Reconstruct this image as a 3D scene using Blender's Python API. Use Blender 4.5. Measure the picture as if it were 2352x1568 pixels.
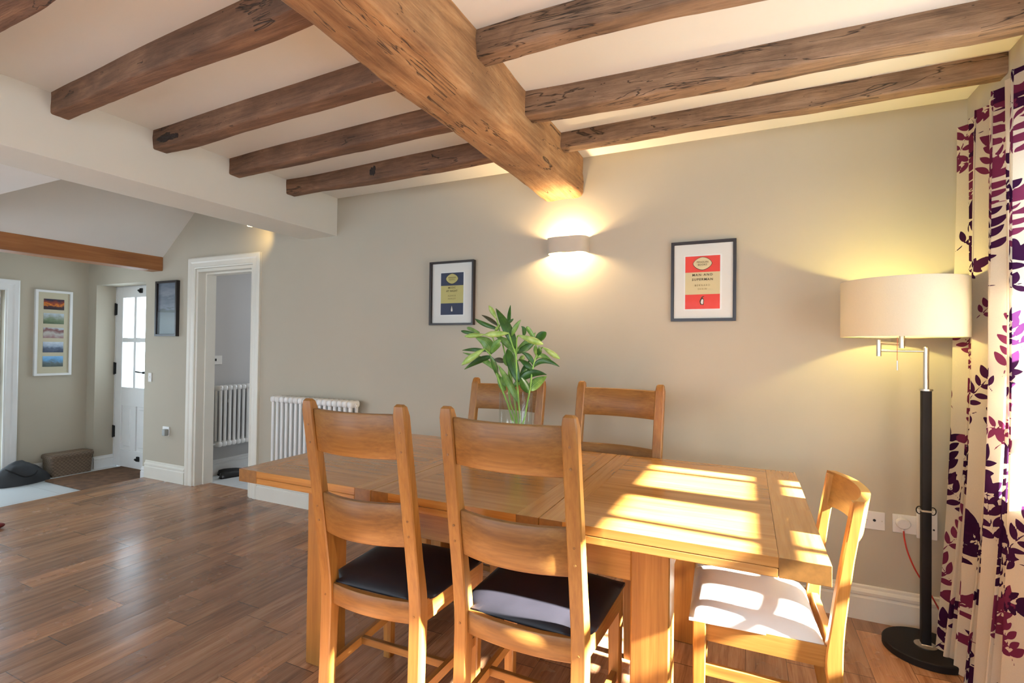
import bpy, bmesh, math, random
from mathutils import Vector, Matrix, noise

# ---------------------------------------------------------------- tuning values
EXPOSURE = -0.10
WORLD = 8.5
SUN = 210.0
FILL_FRONT, FILL_LEFT, DAY_ROOM2 = 2, 15, 38
SCONCE, LAMP, SPOTE = 44.0, 24.0, 4.0
WALL_C = (.475, .430, .340)
TOP_D, TOP_M, TOP_L = (.27, .105, .020), (.43, .195, .048), (.53, .27, .080)
OAK_D, OAK_M, OAK_L = (.18, .068, .012), (.33, .142, .027), (.45, .225, .055)
FL_D, FL_M, FL_L = (.19, .088, .045), (.34, .172, .090), (.46, .26, .15)

# ---------------------------------------------------------------- clear
for o in list(bpy.data.objects):
    bpy.data.objects.remove(o, do_unlink=True)
scene = bpy.context.scene
COL = scene.collection
PI = math.pi
D2R = math.radians

# ---------------------------------------------------------------- camera
cam_data = bpy.data.cameras.new('camera')
cam = bpy.data.objects.new('camera', cam_data)
COL.objects.link(cam)
FPX, YAW, PITCH, ROLL = 1160.2, .4360, .01226, .01183
cam_data.sensor_width = 36.0
cam_data.lens = FPX / 2352 * 36.0
cam_data.clip_start = .05
_cy, _sy, _cp, _sp = math.cos(YAW), math.sin(YAW), math.cos(PITCH), math.sin(PITCH)
_f = Vector((-_sy * _cp, _cy * _cp, _sp))
_r = Vector((_cy, _sy, 0))
_u = _r.cross(_f)
_r2 = math.cos(ROLL) * _r + math.sin(ROLL) * _u
_u2 = -math.sin(ROLL) * _r + math.cos(ROLL) * _u
_m = Matrix((_r2, _u2, -_f)).transposed().to_4x4()
_m.translation = Vector((0, -2.936, 1.28))
cam.matrix_world = _m
scene.camera = cam

# ---------------------------------------------------------------- view, world, sun, daylight
scene.view_settings.view_transform = 'Standard'
scene.view_settings.look = 'None'
scene.view_settings.gamma = 1.0
scene.view_settings.use_curve_mapping = False
scene.view_settings.exposure = EXPOSURE

world = bpy.data.worlds.new('sky')
scene.world = world
world.use_nodes = True
_bg = world.node_tree.nodes['Background']
_bg.inputs['Color'].default_value = (.72, .85, 1.0, 1)
_bg.inputs['Strength'].default_value = WORLD

def light(name, kind, loc, energy, color, direction=None, size=None, size_y=None, radius=None, spread=None):
    d = bpy.data.lights.new(name, kind)
    d.energy = energy
    d.color = color
    if kind == 'AREA':
        d.shape = 'RECTANGLE'
        d.size = size
        d.size_y = size_y or size
        if spread:
            d.spread = spread
    if radius is not None and kind in ('POINT', 'SPOT'):
        d.shadow_soft_size = radius
    o = bpy.data.objects.new(name, d)
    COL.objects.link(o)
    o.location = loc
    if direction is not None:
        o.rotation_euler = Vector(direction).to_track_quat('-Z', 'Y').to_euler()
    return o

sun = light('sun', 'SUN', (6, -2, 5), SUN, (1.0, .96, .89), direction=(-1, .05, -.60))
sun.data.angle = D2R(1.5)
# daylight: sky portals at the openings, area lamps for windows out of view
def portal(name, loc, direction, sx, sy):
    o = light(name, 'AREA', loc, 1, (1, 1, 1), direction, sx, sy)
    o.data.cycles.is_portal = True
    return o
portal('sky_portal_side_window', (1.22, -1.44, 1.41), (-1, 0, 0), 2.2, 1.4)
light('daylight_fill_front', 'AREA', (-.9, -5.45, 1.45), FILL_FRONT, (.95, .97, 1.0), (0, 1, 0), 2.4, 1.3)  # soft fill lamp added behind the viewer, its source unseen
light('daylight_fill_left', 'AREA', (-4.0, -5.45, 1.1), FILL_LEFT, (.92, .95, 1.0), (0, 1, 0), 1.7, 2.0)  # second fill lamp, added to brighten the left zone from out of view
portal('sky_portal_front_door', (-5.80, .31, 1.29), (0, -1, 0), .5, 1.0)
portal('sky_portal_hall_side_door', (-6.52, -1.08, .9), (1, 0, 0), .8, 1.8)
light('daylight_passage_window', 'AREA', (-4.1, 2.45, 1.5), DAY_ROOM2, (.86, .92, 1.0), (.12, -1, -.25), .8, 1.0)

# ---------------------------------------------------------------- object helpers
def tag(o, label=None, cat=None, group=None, kind=None):
    if label: o['label'] = label
    if cat: o['category'] = cat
    if group: o['group'] = group
    if kind: o['kind'] = kind
    return o

def thing(name, label, cat, loc=(0, 0, 0), rotz=0, group=None, kind=None):
    o = bpy.data.objects.new(name, None)
    COL.objects.link(o)
    o.location = loc
    o.rotation_euler = (0, 0, rotz)
    o.empty_display_size = .1
    return tag(o, label, cat, group, kind)

def obj(name, bm, mat, parent=None, smooth=False, normals=True):
    if normals:
        bmesh.ops.recalc_face_normals(bm, faces=bm.faces)
    me = bpy.data.meshes.new(name)
    bm.to_mesh(me)
    bm.free()
    for m in (mat if isinstance(mat, (list, tuple)) else [mat]):
        me.materials.append(m)
    if smooth:
        for p in me.polygons: p.use_smooth = True
    o = bpy.data.objects.new(name, me)
    COL.objects.link(o)
    if parent is not None: o.parent = parent
    return o

def smooth_angle(o, ang=40):
    """smooth shading with sharp edges above an angle"""
    me = o.data
    bm = bmesh.new(); bm.from_mesh(me)
    for f in bm.faces: f.smooth = True
    for e in bm.edges:
        if len(e.link_faces) == 2 and e.calc_face_angle(0) > D2R(ang): e.smooth = False
    bm.to_mesh(me); bm.free()
    return o

def new():
    return bmesh.new()

def box(bm, x0, x1, y0, y1, z0, z1, bev=0, seg=1, mat=0, M=None):
    n0 = len(bm.verts)
    vs = [bm.verts.new((x, y, z)) for z in (z0, z1) for y in (y0, y1) for x in (x0, x1)]
    idx = [(0, 1, 3, 2), (4, 5, 7, 6), (0, 1, 5, 4), (2, 3, 7, 6), (0, 2, 6, 4), (1, 3, 7, 5)]
    fs = [bm.faces.new([vs[i] for i in f]) for f in idx]
    for f in fs: f.material_index = mat
    if M is not None:
        for v in vs: v.co = M @ v.co
    if bev > 0:
        bmesh.ops.recalc_face_normals(bm, faces=fs)
        es = set(e for f in fs for e in f.edges)
        r = bmesh.ops.bevel(bm, geom=list(es), offset=bev, segments=seg, profile=.5, affect='EDGES')
        for f in r['faces']: f.material_index = mat
    return bm

def loft(bm, rings, cap=True, mat=0, closed=True):
    """rings: lists of points, same count; makes a skin between them"""
    R = [[bm.verts.new(p) for p in ring] for ring in rings]
    n = len(R[0])
    m = n if closed else n - 1
    for a, b in zip(R[:-1], R[1:]):
        for i in range(m):
            f = bm.faces.new((a[i], a[(i + 1) % n], b[(i + 1) % n], b[i]))
            f.material_index = mat
    if cap and closed:
        for ring in (R[0], R[-1]):
            f = bm.faces.new(ring); f.material_index = mat
    return R

def rrect(w, d, r, seg=2):
    """rounded rectangle outline centred at 0, width w (x), depth d (y)"""
    pts = []
    for cx, cy, a0 in ((w/2-r, d/2-r, 0), (-w/2+r, d/2-r, 90), (-w/2+r, -d/2+r, 180), (w/2-r, -d/2+r, 270)):
        for k in range(seg + 1):
            a = D2R(a0 + 90 * k / seg)
            pts.append((cx + r * math.cos(a), cy + r * math.sin(a)))
    return pts

def cyl(bm, p0, p1, r0, r1=None, n=16, cap=True, mat=0):
    p0, p1 = Vector(p0), Vector(p1)
    r1 = r0 if r1 is None else r1
    ax = (p1 - p0).normalized()
    a = ax.orthogonal().normalized(); b = ax.cross(a)
    rings = []
    for p, r in ((p0, r0), (p1, r1)):
        rings.append([p + (a * math.cos(t) + b * math.sin(t)) * r for t in [2 * PI * k / n for k in range(n)]])
    return loft(bm, rings, cap, mat)

def tube(bm, pts, r, n=8, mat=0, taper=None):
    """tube along points"""
    P = [Vector(p) for p in pts]
    rings = []
    prev = None
    for i, p in enumerate(P):
        t = (P[min(i+1, len(P)-1)] - P[max(i-1, 0)]).normalized()
        a = (prev - t * prev.dot(t)).normalized() if prev is not None and (prev - t * prev.dot(t)).length > 1e-5 else t.orthogonal().normalized()
        prev = a
        b = t.cross(a)
        rr = r if taper is None else r * taper[i]
        rings.append([p + (a * math.cos(2*PI*k/n) + b * math.sin(2*PI*k/n)) * rr for k in range(n)])
    return loft(bm, rings, True, mat)

def spline(pts, n=8):
    """Catmull-Rom through the points"""
    P = [Vector(p) for p in pts]
    out = []
    for i in range(len(P) - 1):
        p0, p1, p2, p3 = P[max(i-1, 0)], P[i], P[i+1], P[min(i+2, len(P)-1)]
        for k in range(n):
            t = k / n
            out.append(.5 * ((2*p1) + (p2-p0)*t + (2*p0-5*p1+4*p2-p3)*t*t + (3*p1-p0-3*p2+p3)*t**3))
    out.append(P[-1])
    return out

def lathe(bm, prof, c=(0, 0, 0), n=32, mat=0, cap=False):
    cx, cy, cz = c
    rings = [[(cx + r * math.cos(2*PI*k/n), cy + r * math.sin(2*PI*k/n), cz + z) for k in range(n)] for r, z in prof]
    return loft(bm, rings, cap, mat)

def quad(bm, pts, mat=0):
    f = bm.faces.new([bm.verts.new(p) for p in pts]); f.material_index = mat
    return f

def text_mesh(lines, parent, mat, plane_y, name='lettering'):
    """lines: (text, centre x, base z, letter height, width squeeze, bold). One mesh, faces -y"""
    bm = new()
    for body, cx, z, h, sp, off in lines:
        cu = bpy.data.curves.new('t', 'FONT')
        cu.body = body; cu.align_x = 'CENTER'; cu.size = h * 1.38; cu.extrude = 0.0002
        cu.space_character = sp; cu.offset = off; cu.resolution_u = 2
        to = bpy.data.objects.new('t', cu)
        COL.objects.link(to)
        bpy.context.view_layer.update()
        me = bpy.data.meshes.new_from_object(to)
        b2 = new(); b2.from_mesh(me)
        for v in b2.verts:
            v.co = Vector((cx + v.co.x, plane_y - .0003 - v.co.z, z + v.co.y))
        tmp = bpy.data.meshes.new('t2'); b2.to_mesh(tmp); b2.free()
        bm.from_mesh(tmp)
        bpy.data.objects.remove(to, do_unlink=True)
        bpy.data.meshes.remove(me); bpy.data.meshes.remove(tmp); bpy.data.curves.remove(cu)
    return obj(name, bm, mat, parent)

# ---------------------------------------------------------------- materials
def mat_new(name):
    m = bpy.data.materials.new(name)
    m.use_nodes = True
    nt = m.node_tree
    b = nt.nodes['Principled BSDF']
    return m, nt, b

def lk(nt, a, b): nt.links.new(a, b)

def ramp(nt, fac, stops):
    r = nt.nodes.new('ShaderNodeValToRGB')
    e = r.color_ramp.elements
    while len(e) < len(stops): e.new(.5)
    for el, (p, c) in zip(e, stops):
        el.position = p
        el.color = (*c, 1) if len(c) == 3 else c
    if fac is not None: lk(nt, fac, r.inputs['Fac'])
    return r

def objcoord(nt, scale=(1, 1, 1), rot=(0, 0, 0), loc=(0, 0, 0)):
    t = nt.nodes.new('ShaderNodeTexCoord')
    mp = nt.nodes.new('ShaderNodeMapping')
    mp.inputs['Scale'].default_value = scale
    mp.inputs['Rotation'].default_value = rot
    mp.inputs['Location'].default_value = loc
    lk(nt, t.outputs['Object'], mp.inputs['Vector'])
    return mp.outputs['Vector']

def noise_tex(nt, vec, scale, detail=4, rough=.5, dist=0):
    n = nt.nodes.new('ShaderNodeTexNoise')
    n.inputs['Scale'].default_value = scale
    n.inputs['Detail'].default_value = detail
    n.inputs['Roughness'].default_value = rough
    n.inputs['Distortion'].default_value = dist
    lk(nt, vec, n.inputs['Vector'])
    return n

def bump(nt, b, height, strength=.2, dist=.002):
    bp = nt.nodes.new('ShaderNodeBump')
    bp.inputs['Strength'].default_value = strength
    bp.inputs['Distance'].default_value = dist
    lk(nt, height, bp.inputs['Height'])
    lk(nt, bp.outputs['Normal'], b.inputs['Normal'])
    return bp

def mix(nt, a, b, fac, mode='MIX'):
    m = nt.nodes.new('ShaderNodeMix'); m.data_type = 'RGBA'; m.blend_type = mode
    for inp, v in ((m.inputs[6], a), (m.inputs[7], b), (m.inputs[0], fac)):
        if isinstance(v, (int, float)): inp.default_value = v
        elif isinstance(v, tuple): inp.default_value = (*v, 1) if len(v) == 3 else v
        else: lk(nt, v, inp)
    return m.outputs[2]

def math_n(nt, op, a, b=None, c=None):
    m = nt.nodes.new('ShaderNodeMath'); m.operation = op
    for i, v in enumerate((a, b, c)):
        if v is None: continue
        if isinstance(v, (int, float)): m.inputs[i].default_value = v
        else: lk(nt, v, m.inputs[i])
    return m.outputs[0]

def plain(name, color, rough=.6, metal=0, var=.04, vscale=6, bmp=0, bscale=300, spec=None, coat=0, trans=None):
    m, nt, b = mat_new(name)
    v = objcoord(nt)
    n = noise_tex(nt, v, vscale, 3)
    lo = tuple(max(0, c * (1 - var)) for c in color); hi = tuple(min(1, c * (1 + var)) for c in color)
    r = ramp(nt, n.outputs['Fac'], [(.3, lo), (.7, hi)])
    lk(nt, r.outputs['Color'], b.inputs['Base Color'])
    b.inputs['Roughness'].default_value = rough
    b.inputs['Metallic'].default_value = metal
    if coat: b.inputs['Coat Weight'].default_value = coat
    if spec is not None: b.inputs['Specular IOR Level'].default_value = spec
    if bmp:
        n2 = noise_tex(nt, v, bscale, 3)
        bump(nt, b, n2.outputs['Fac'], bmp, .001)
    return m

def wood(name, dark, mid, light_, axis, rough=.35, grain=1.0, plank=None, plank_axis='y', coat=.0, bmp=.05, contrast=1.0, seed=0, knots=False):
    """grain runs along axis; optional per-plank shade"""
    m, nt, b = mat_new(name)
    ax = 'xyz'.index(axis)
    s1 = [22 * grain] * 3; s1[ax] = 1.1 * grain
    s2 = [140 * grain] * 3; s2[ax] = 5 * grain
    v1 = objcoord(nt, tuple(s1), loc=(seed * 3.1, seed * 1.7, seed * 2.3))
    v2 = objcoord(nt, tuple(s2), loc=(seed, seed * 5.7, 0))
    n1 = noise_tex(nt, v1, 1, 5, .6, .6)
    n2 = noise_tex(nt, v2, 1, 3, .6, .2)
    f = math_n(nt, 'ADD', math_n(nt, 'MULTIPLY', n1.outputs['Fac'], .62), math_n(nt, 'MULTIPLY', n2.outputs['Fac'], .38))
    c = contrast
    r = ramp(nt, f, [(.5 - .26 / c, dark), (.5, mid), (.5 + .24 / c, light_)])
    col = r.outputs['Color']
    # broad tonal drift
    v3 = objcoord(nt, (2.2, 2.2, 2.2), loc=(seed * 9.1, 0, 0))
    n3 = noise_tex(nt, v3, 1, 2)
    r3 = ramp(nt, n3.outputs['Fac'], [(.3, (.82, .80, .78)), (.7, (1.1, 1.1, 1.1))])
    col = mix(nt, col, r3.outputs['Color'], .8, 'MULTIPLY')
    if plank:
        t = nt.nodes.new('ShaderNodeTexCoord')
        sp = nt.nodes.new('ShaderNodeSeparateXYZ'); lk(nt, t.outputs['Object'], sp.inputs[0])
        w = nt.nodes.new('ShaderNodeTexWhiteNoise'); w.noise_dimensions = '1D'
        q = math_n(nt, 'DIVIDE', sp.outputs['xyz'.index(plank_axis)], plank)
        lk(nt, math_n(nt, 'FLOOR', q), w.inputs['W'])
        rw = ramp(nt, w.outputs['Value'], [(0, (.90, .88, .85)), (1, (1.08, 1.07, 1.04))])
        col = mix(nt, col, rw.outputs['Color'], .8, 'MULTIPLY')
        fr = math_n(nt, 'FRACT', q)
        ed = math_n(nt, 'ABSOLUTE', math_n(nt, 'SUBTRACT', fr, .5))
        ln = math_n(nt, 'GREATER_THAN', ed, .496)
        col = mix(nt, col, tuple(x * .55 for x in mid), math_n(nt, 'MULTIPLY', ln, .35))
    if knots:
        vk = objcoord(nt, (5, 5, 5), loc=(seed, 2, 4))
        vo = nt.nodes.new('ShaderNodeTexVoronoi'); vo.inputs['Scale'].default_value = .9
        lk(nt, vk, vo.inputs['Vector'])
        rk = ramp(nt, vo.outputs['Distance'], [(.03, (1, 1, 1)), (.09, (0, 0, 0))])
        col = mix(nt, col, tuple(x * .35 for x in dark), rk.outputs['Color'])
    lk(nt, col, b.inputs['Base Color'])
    b.inputs['Roughness'].default_value = rough
    b.inputs['Coat Weight'].default_value = coat
    b.inputs['Coat Roughness'].default_value = .15
    if bmp: bump(nt, b, n2.outputs['Fac'], bmp, .001)
    return m

def old_beam(name, dark, mid, light_, axis, seed=0, crack=.5):
    """rough, checked old oak"""
    m, nt, b = mat_new(name)
    ax = 'xyz'.index(axis)
    s1 = [13.] * 3; s1[ax] = 2.4
    s2 = [60.] * 3; s2[ax] = 3.0
    v1 = objcoord(nt, tuple(s1), loc=(seed * 3.1, seed * 1.7, seed * 2.3))
    v2 = objcoord(nt, tuple(s2), loc=(seed, seed * .7, seed))
    n1 = noise_tex(nt, v1, 1, 8, .65, .8)
    n2 = noise_tex(nt, v2, 1, 5, .65, .5)
    f = math_n(nt, 'ADD', math_n(nt, 'MULTIPLY', n1.outputs['Fac'], .6), math_n(nt, 'MULTIPLY', n2.outputs['Fac'], .4))
    r = ramp(nt, f, [(.34, dark), (.5, mid), (.66, light_)])
    v3 = objcoord(nt, (3.5, 3.5, 3.5), loc=(seed * 2.1, 0, seed))
    n3 = noise_tex(nt, v3, 1, 5, .6)
    r3 = ramp(nt, n3.outputs['Fac'], [(.32, (.62, .60, .60)), (.52, (1, 1, 1)), (.72, (1.22, 1.2, 1.15))])
    col = mix(nt, r.outputs['Color'], r3.outputs['Color'], .85, 'MULTIPLY')
    # fine nicks and worm holes
    vs = objcoord(nt, (90, 90, 90) if ax > 2 else tuple([90 if i != ax else 45 for i in range(3)]), loc=(seed, 0, 0))
    vo = nt.nodes.new('ShaderNodeTexVoronoi'); lk(nt, vs, vo.inputs['Vector']); vo.inputs['Scale'].default_value = .55
    rv = ramp(nt, vo.outputs['Distance'], [(.05, (1, 1, 1)), (.12, (0, 0, 0))])
    nm = noise_tex(nt, v3, 2.3, 2)
    nicks = math_n(nt, 'MULTIPLY', rv.outputs['Color'], math_n(nt, 'GREATER_THAN', nm.outputs['Fac'], .55))
    col = mix(nt, col, tuple(x * .35 for x in dark), nicks)
    # long drying checks
    sc = [9.] * 3; sc[ax] = 1.1
    vc = objcoord(nt, tuple(sc), loc=(seed * 7.7, seed * 4.4, 1.3))
    nc = noise_tex(nt, vc, 1, 4, .55, 1.2)
    ab = math_n(nt, 'ABSOLUTE', math_n(nt, 'SUBTRACT', nc.outputs['Fac'], .5))
    cr = ramp(nt, ab, [(0.0, (1, 1, 1)), (.012, (0, 0, 0))])
    ng = noise_tex(nt, objcoord(nt, (4, 4, 4), loc=(seed, 9, 0)), 1, 2)
    crk = math_n(nt, 'MULTIPLY', cr.outputs['Color'], math_n(nt, 'GREATER_THAN', ng.outputs['Fac'], 1 - crack))
    col = mix(nt, col, tuple(x * .25 for x in dark), crk)
    lk(nt, col, b.inputs['Base Color'])
    b.inputs['Roughness'].default_value = .72
    hb = math_n(nt, 'SUBTRACT', math_n(nt, 'ADD', n1.outputs['Fac'], n2.outputs['Fac']), math_n(nt, 'ADD', math_n(nt, 'MULTIPLY', crk, 1.2), math_n(nt, 'MULTIPLY', nicks, .5)))
    bump(nt, b, hb, .55, .012)
    return m

def floor_wood():
    m, nt, b = mat_new('oak_floorboards')
    t = nt.nodes.new('ShaderNodeTexCoord')
    sp = nt.nodes.new('ShaderNodeSeparateXYZ'); lk(nt, t.outputs['Object'], sp.inputs[0])
    X, Y = sp.outputs[0], sp.outputs[1]
    q = math_n(nt, 'DIVIDE', math_n(nt, 'SUBTRACT', X, .459), .153)
    row = math_n(nt, 'FLOOR', q)
    w1 = nt.nodes.new('ShaderNodeTexWhiteNoise'); w1.noise_dimensions = '1D'; lk(nt, row, w1.inputs['W'])
    L = math_n(nt, 'ADD', math_n(nt, 'MULTIPLY', w1.outputs['Value'], .35), .62)
    yy = math_n(nt, 'DIVIDE', math_n(nt, 'ADD', Y, math_n(nt, 'MULTIPLY', w1.outputs['Value'], 7.3)), L)
    idx = math_n(nt, 'FLOOR', yy)
    cb = nt.nodes.new('ShaderNodeCombineXYZ'); lk(nt, row, cb.inputs[0]); lk(nt, idx, cb.inputs[1])
    w2 = nt.nodes.new('ShaderNodeTexWhiteNoise'); w2.noise_dimensions = '2D'; lk(nt, cb.outputs[0], w2.inputs['Vector'])
    # grain, shifted per board
    cg = nt.nodes.new('ShaderNodeCombineXYZ')
    lk(nt, math_n(nt, 'MULTIPLY', X, 26), cg.inputs[0]); lk(nt, math_n(nt, 'MULTIPLY', Y, 1.9), cg.inputs[1])
    lk(nt, math_n(nt, 'MULTIPLY', w2.outputs['Value'], 40), cg.inputs[2])
    g = noise_tex(nt, cg.outputs[0], 1, 6, .62, .2)
    cf = nt.nodes.new('ShaderNodeCombineXYZ')
    lk(nt, math_n(nt, 'MULTIPLY', X, 170), cf.inputs[0]); lk(nt, math_n(nt, 'MULTIPLY', Y, 8), cf.inputs[1])
    g2 = noise_tex(nt, cf.outputs[0], 1, 3, .6)
    f = math_n(nt, 'ADD', math_n(nt, 'MULTIPLY', g.outputs['Fac'], .7), math_n(nt, 'MULTIPLY', g2.outputs['Fac'], .3))
    r = ramp(nt, f, [(.34, FL_D), (.5, FL_M), (.66, FL_L)])
    rb = ramp(nt, w2.outputs['Value'], [(0, (.68, .64, .62)), (.5, (1, 1, 1)), (1, (1.34, 1.26, 1.12))])
    col = mix(nt, r.outputs['Color'], rb.outputs['Color'], .9, 'MULTIPLY')
    ex = math_n(nt, 'ABSOLUTE', math_n(nt, 'SUBTRACT', math_n(nt, 'FRACT', q), .5))
    ey = math_n(nt, 'ABSOLUTE', math_n(nt, 'SUBTRACT', math_n(nt, 'FRACT', yy), .5))
    gap = math_n(nt, 'MAXIMUM', math_n(nt, 'GREATER_THAN', ex, .493), math_n(nt, 'GREATER_THAN', ey, .4975))
    col = mix(nt, col, (.035, .018, .010), math_n(nt, 'MULTIPLY', gap, .75))
    lk(nt, col, b.inputs['Base Color'])
    n5 = noise_tex(nt, objcoord(nt, (3, 3, 3)), 1, 4)
    rr = ramp(nt, n5.outputs['Fac'], [(.3, (.20, .20, .20)), (.7, (.31, .31, .31))])
    lk(nt, rr.outputs['Color'], b.inputs['Roughness'])
    b.inputs['Specular IOR Level'].default_value = .62
    sw = math_n(nt, 'MULTIPLY', math_n(nt, 'POWER', math_n(nt, 'MULTIPLY', ex, 2), 4), -.35)
    h = math_n(nt, 'ADD', math_n(nt, 'SUBTRACT', math_n(nt, 'MULTIPLY', g.outputs['Fac'], .35), gap), sw)
    bump(nt, b, h, .35, .004)
    return m

def tiles():
    m, nt, b = mat_new('pale_floor_tiles')
    v = objcoord(nt)
    br = nt.nodes.new('ShaderNodeTexBrick')
    br.offset = 0; br.inputs['Scale'].default_value = 1
    br.inputs['Brick Width'].default_value = .6; br.inputs['Row Height'].default_value = .6
    br.inputs['Mortar Size'].default_value = .003
    br.inputs['Color1'].default_value = (.62, .64, .64, 1); br.inputs['Color2'].default_value = (.58, .60, .60, 1)
    br.inputs['Mortar'].default_value = (.42, .43, .43, 1)
    lk(nt, v, br.inputs['Vector'])
    lk(nt, br.outputs['Color'], b.inputs['Base Color'])
    b.inputs['Roughness'].default_value = .3
    return m

def paint(name, color, var=.03, rough=.75):
    m, nt, b = mat_new(name)
    v = objcoord(nt)
    n = noise_tex(nt, v, 1.4, 4)
    r = ramp(nt, n.outputs['Fac'], [(.3, tuple(c * (1 - var) for c in color)), (.7, tuple(min(1, c * (1 + var)) for c in color))])
    lk(nt, r.outputs['Color'], b.inputs['Base Color'])
    b.inputs['Roughness'].default_value = rough
    b.inputs['Specular IOR Level'].default_value = .3
    n2 = noise_tex(nt, v, 5, 4)
    bump(nt, b, n2.outputs['Fac'], .12, .02)
    return m

def emit(name, color, strength):
    m, nt, b = mat_new(name)
    b.inputs['Base Color'].default_value = (*color, 1)
    b.inputs['Emission Color'].default_value = (*color, 1)
    b.inputs['Emission Strength'].default_value = strength
    return m

def glass(name, tint=(1, 1, 1), rough=0.0, ior=1.45):
    m, nt, b = mat_new(name)
    b.inputs['Base Color'].default_value = (*tint, 1)
    b.inputs['Roughness'].default_value = rough
    b.inputs['Transmission Weight'].default_value = 1
    b.inputs['IOR'].default_value = ior
    return m

def pane_glass(name):
    """thin window pane: lets the daylight through and mirrors a little"""
    m = bpy.data.materials.new(name); m.use_nodes = True
    nt = m.node_tree; nt.nodes.clear()
    out = nt.nodes.new('ShaderNodeOutputMaterial')
    tr = nt.nodes.new('ShaderNodeBsdfTransparent'); tr.inputs[0].default_value = (.96, .98, .97, 1)
    gl = nt.nodes.new('ShaderNodeBsdfGlossy'); gl.inputs['Roughness'].default_value = .02
    mx = nt.nodes.new('ShaderNodeMixShader')
    fr = nt.nodes.new('ShaderNodeFresnel'); fr.inputs['IOR'].default_value = 1.35
    ge = nt.nodes.new('ShaderNodeNewGeometry')
    front = math_n(nt, 'SUBTRACT', 1.0, ge.outputs['Backfacing'])
    lk(nt, math_n(nt, 'MULTIPLY', fr.outputs[0], front), mx.inputs[0]); lk(nt, tr.outputs[0], mx.inputs[1]); lk(nt, gl.outputs[0], mx.inputs[2])
    lk(nt, mx.outputs[0], out.inputs[0])
    return m

def thin_glass(name, ior, rough=.02, tint=(.985, .99, .985)):
    m = pane_glass(name)
    for n in m.node_tree.nodes:
        if n.type == 'FRESNEL': n.inputs['IOR'].default_value = ior
        if n.type == 'BSDF_GLOSSY': n.inputs['Roughness'].default_value = rough
        if n.type == 'BSDF_TRANSPARENT': n.inputs[0].default_value = (*tint, 1)
    return m

def fabric_translucent(name, color, transl=.4, attr=False):
    m = bpy.data.materials.new(name); m.use_nodes = True
    nt = m.node_tree; nt.nodes.clear()
    out = nt.nodes.new('ShaderNodeOutputMaterial')
    df = nt.nodes.new('ShaderNodeBsdfDiffuse'); tl = nt.nodes.new('ShaderNodeBsdfTranslucent')
    mx = nt.nodes.new('ShaderNodeMixShader'); mx.inputs[0].default_value = transl
    lk(nt, df.outputs[0], mx.inputs[1]); lk(nt, tl.outputs[0], mx.inputs[2]); lk(nt, mx.outputs[0], out.inputs[0])
    n = noise_tex(nt, objcoord(nt), 400, 2)
    r = ramp(nt, n.outputs['Fac'], [(.3, tuple(c * .94 for c in color)), (.7, color)])
    col = r.outputs['Color']
    if attr:
        a = nt.nodes.new('ShaderNodeAttribute'); a.attribute_name = 'leaf_distance'
        a2 = nt.nodes.new('ShaderNodeAttribute'); a2.attribute_name = 'leaf_tone'
        tone = ramp(nt, a2.outputs['Fac'], [(0, (.035, .010, .040)), (.45, (.060, .014, .055)), (.55, (.14, .020, .055)), (1, (.20, .035, .09))])
        inside = math_n(nt, 'LESS_THAN', a.outputs['Fac'], 0.0)
        col = mix(nt, col, tone.outputs['Color'], inside)
    lk(nt, col, df.inputs[0]); lk(nt, col, tl.inputs[0])
    return m
# ---------------------------------------------------------------- material instances
M = {}
M['wall'] = paint('sage_beige_wall_paint', WALL_C)
M['wall_cold_lit'] = paint('cold_lit_wall_paint', (.50, .49, .48))  # passage wall greyed: its cold daylight is put into the colour
M['ceiling'] = paint('white_ceiling_paint', (.79, .785, .745))
M['soffit'] = paint('warm_white_soffit_paint', (.74, .72, .64))
M['trim'] = plain('cream_satin_woodwork', (.74, .71, .62), rough=.4, var=.02)
M['white'] = plain('white_gloss', (.78, .78, .76), rough=.35, var=.02)
M['floor'] = floor_wood()
M['tile'] = tiles()
M['oakx'] = wood('honey_oak_x', OAK_D, OAK_M, OAK_L, 'x', rough=.38, plank=None, seed=1)
M['oaky'] = wood('honey_oak_y', OAK_D, OAK_M, OAK_L, 'y', rough=.38, seed=2)
M['oakz'] = wood('honey_oak_z', OAK_D, OAK_M, OAK_L, 'z', rough=.38, seed=3)
M['topx'] = wood('oak_table_planks', TOP_D, TOP_M, TOP_L, 'x', rough=.2, plank=.115, plank_axis='y', seed=4, coat=.35)
M['topy'] = wood('oak_table_end_boards', TOP_D, TOP_M, TOP_L, 'y', rough=.2, seed=5, coat=.35)
M['chx'] = wood('oak_chair_rail_shaded', tuple(c*.68 for c in OAK_D), tuple(c*.72 for c in OAK_M), tuple(c*.74 for c in OAK_L), 'x', rough=.45, seed=6, coat=.03)  # chair oak darkened: shade on the rails is put into the colour
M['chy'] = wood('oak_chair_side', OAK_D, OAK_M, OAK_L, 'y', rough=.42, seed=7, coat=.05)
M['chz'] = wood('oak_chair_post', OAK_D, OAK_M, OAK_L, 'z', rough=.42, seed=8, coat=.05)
M['endgrain'] = plain('oak_end_grain', tuple(c * .5 for c in TOP_M), rough=.35, var=.15, vscale=60)
M['lightx'] = wood('pale_oak_rail', tuple(c*1.1 for c in OAK_D), tuple(c*1.1 for c in OAK_M), OAK_L, 'x', rough=.4, seed=9)
M['lightz'] = wood('pale_oak_post', tuple(c*1.1 for c in OAK_D), tuple(c*1.1 for c in OAK_M), OAK_L, 'z', rough=.4, seed=10)
M['beam_main'] = old_beam('golden_old_oak', (.19, .085, .032), (.38, .20, .085), (.54, .34, .17), 'y', 3, .45)
M['beam_left'] = [old_beam('dark_old_oak_%d' % i, (.075, .035, .018), (.17, .085, .045), (.27, .15, .085), 'x', i + 5, .4) for i in range(3)]
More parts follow.
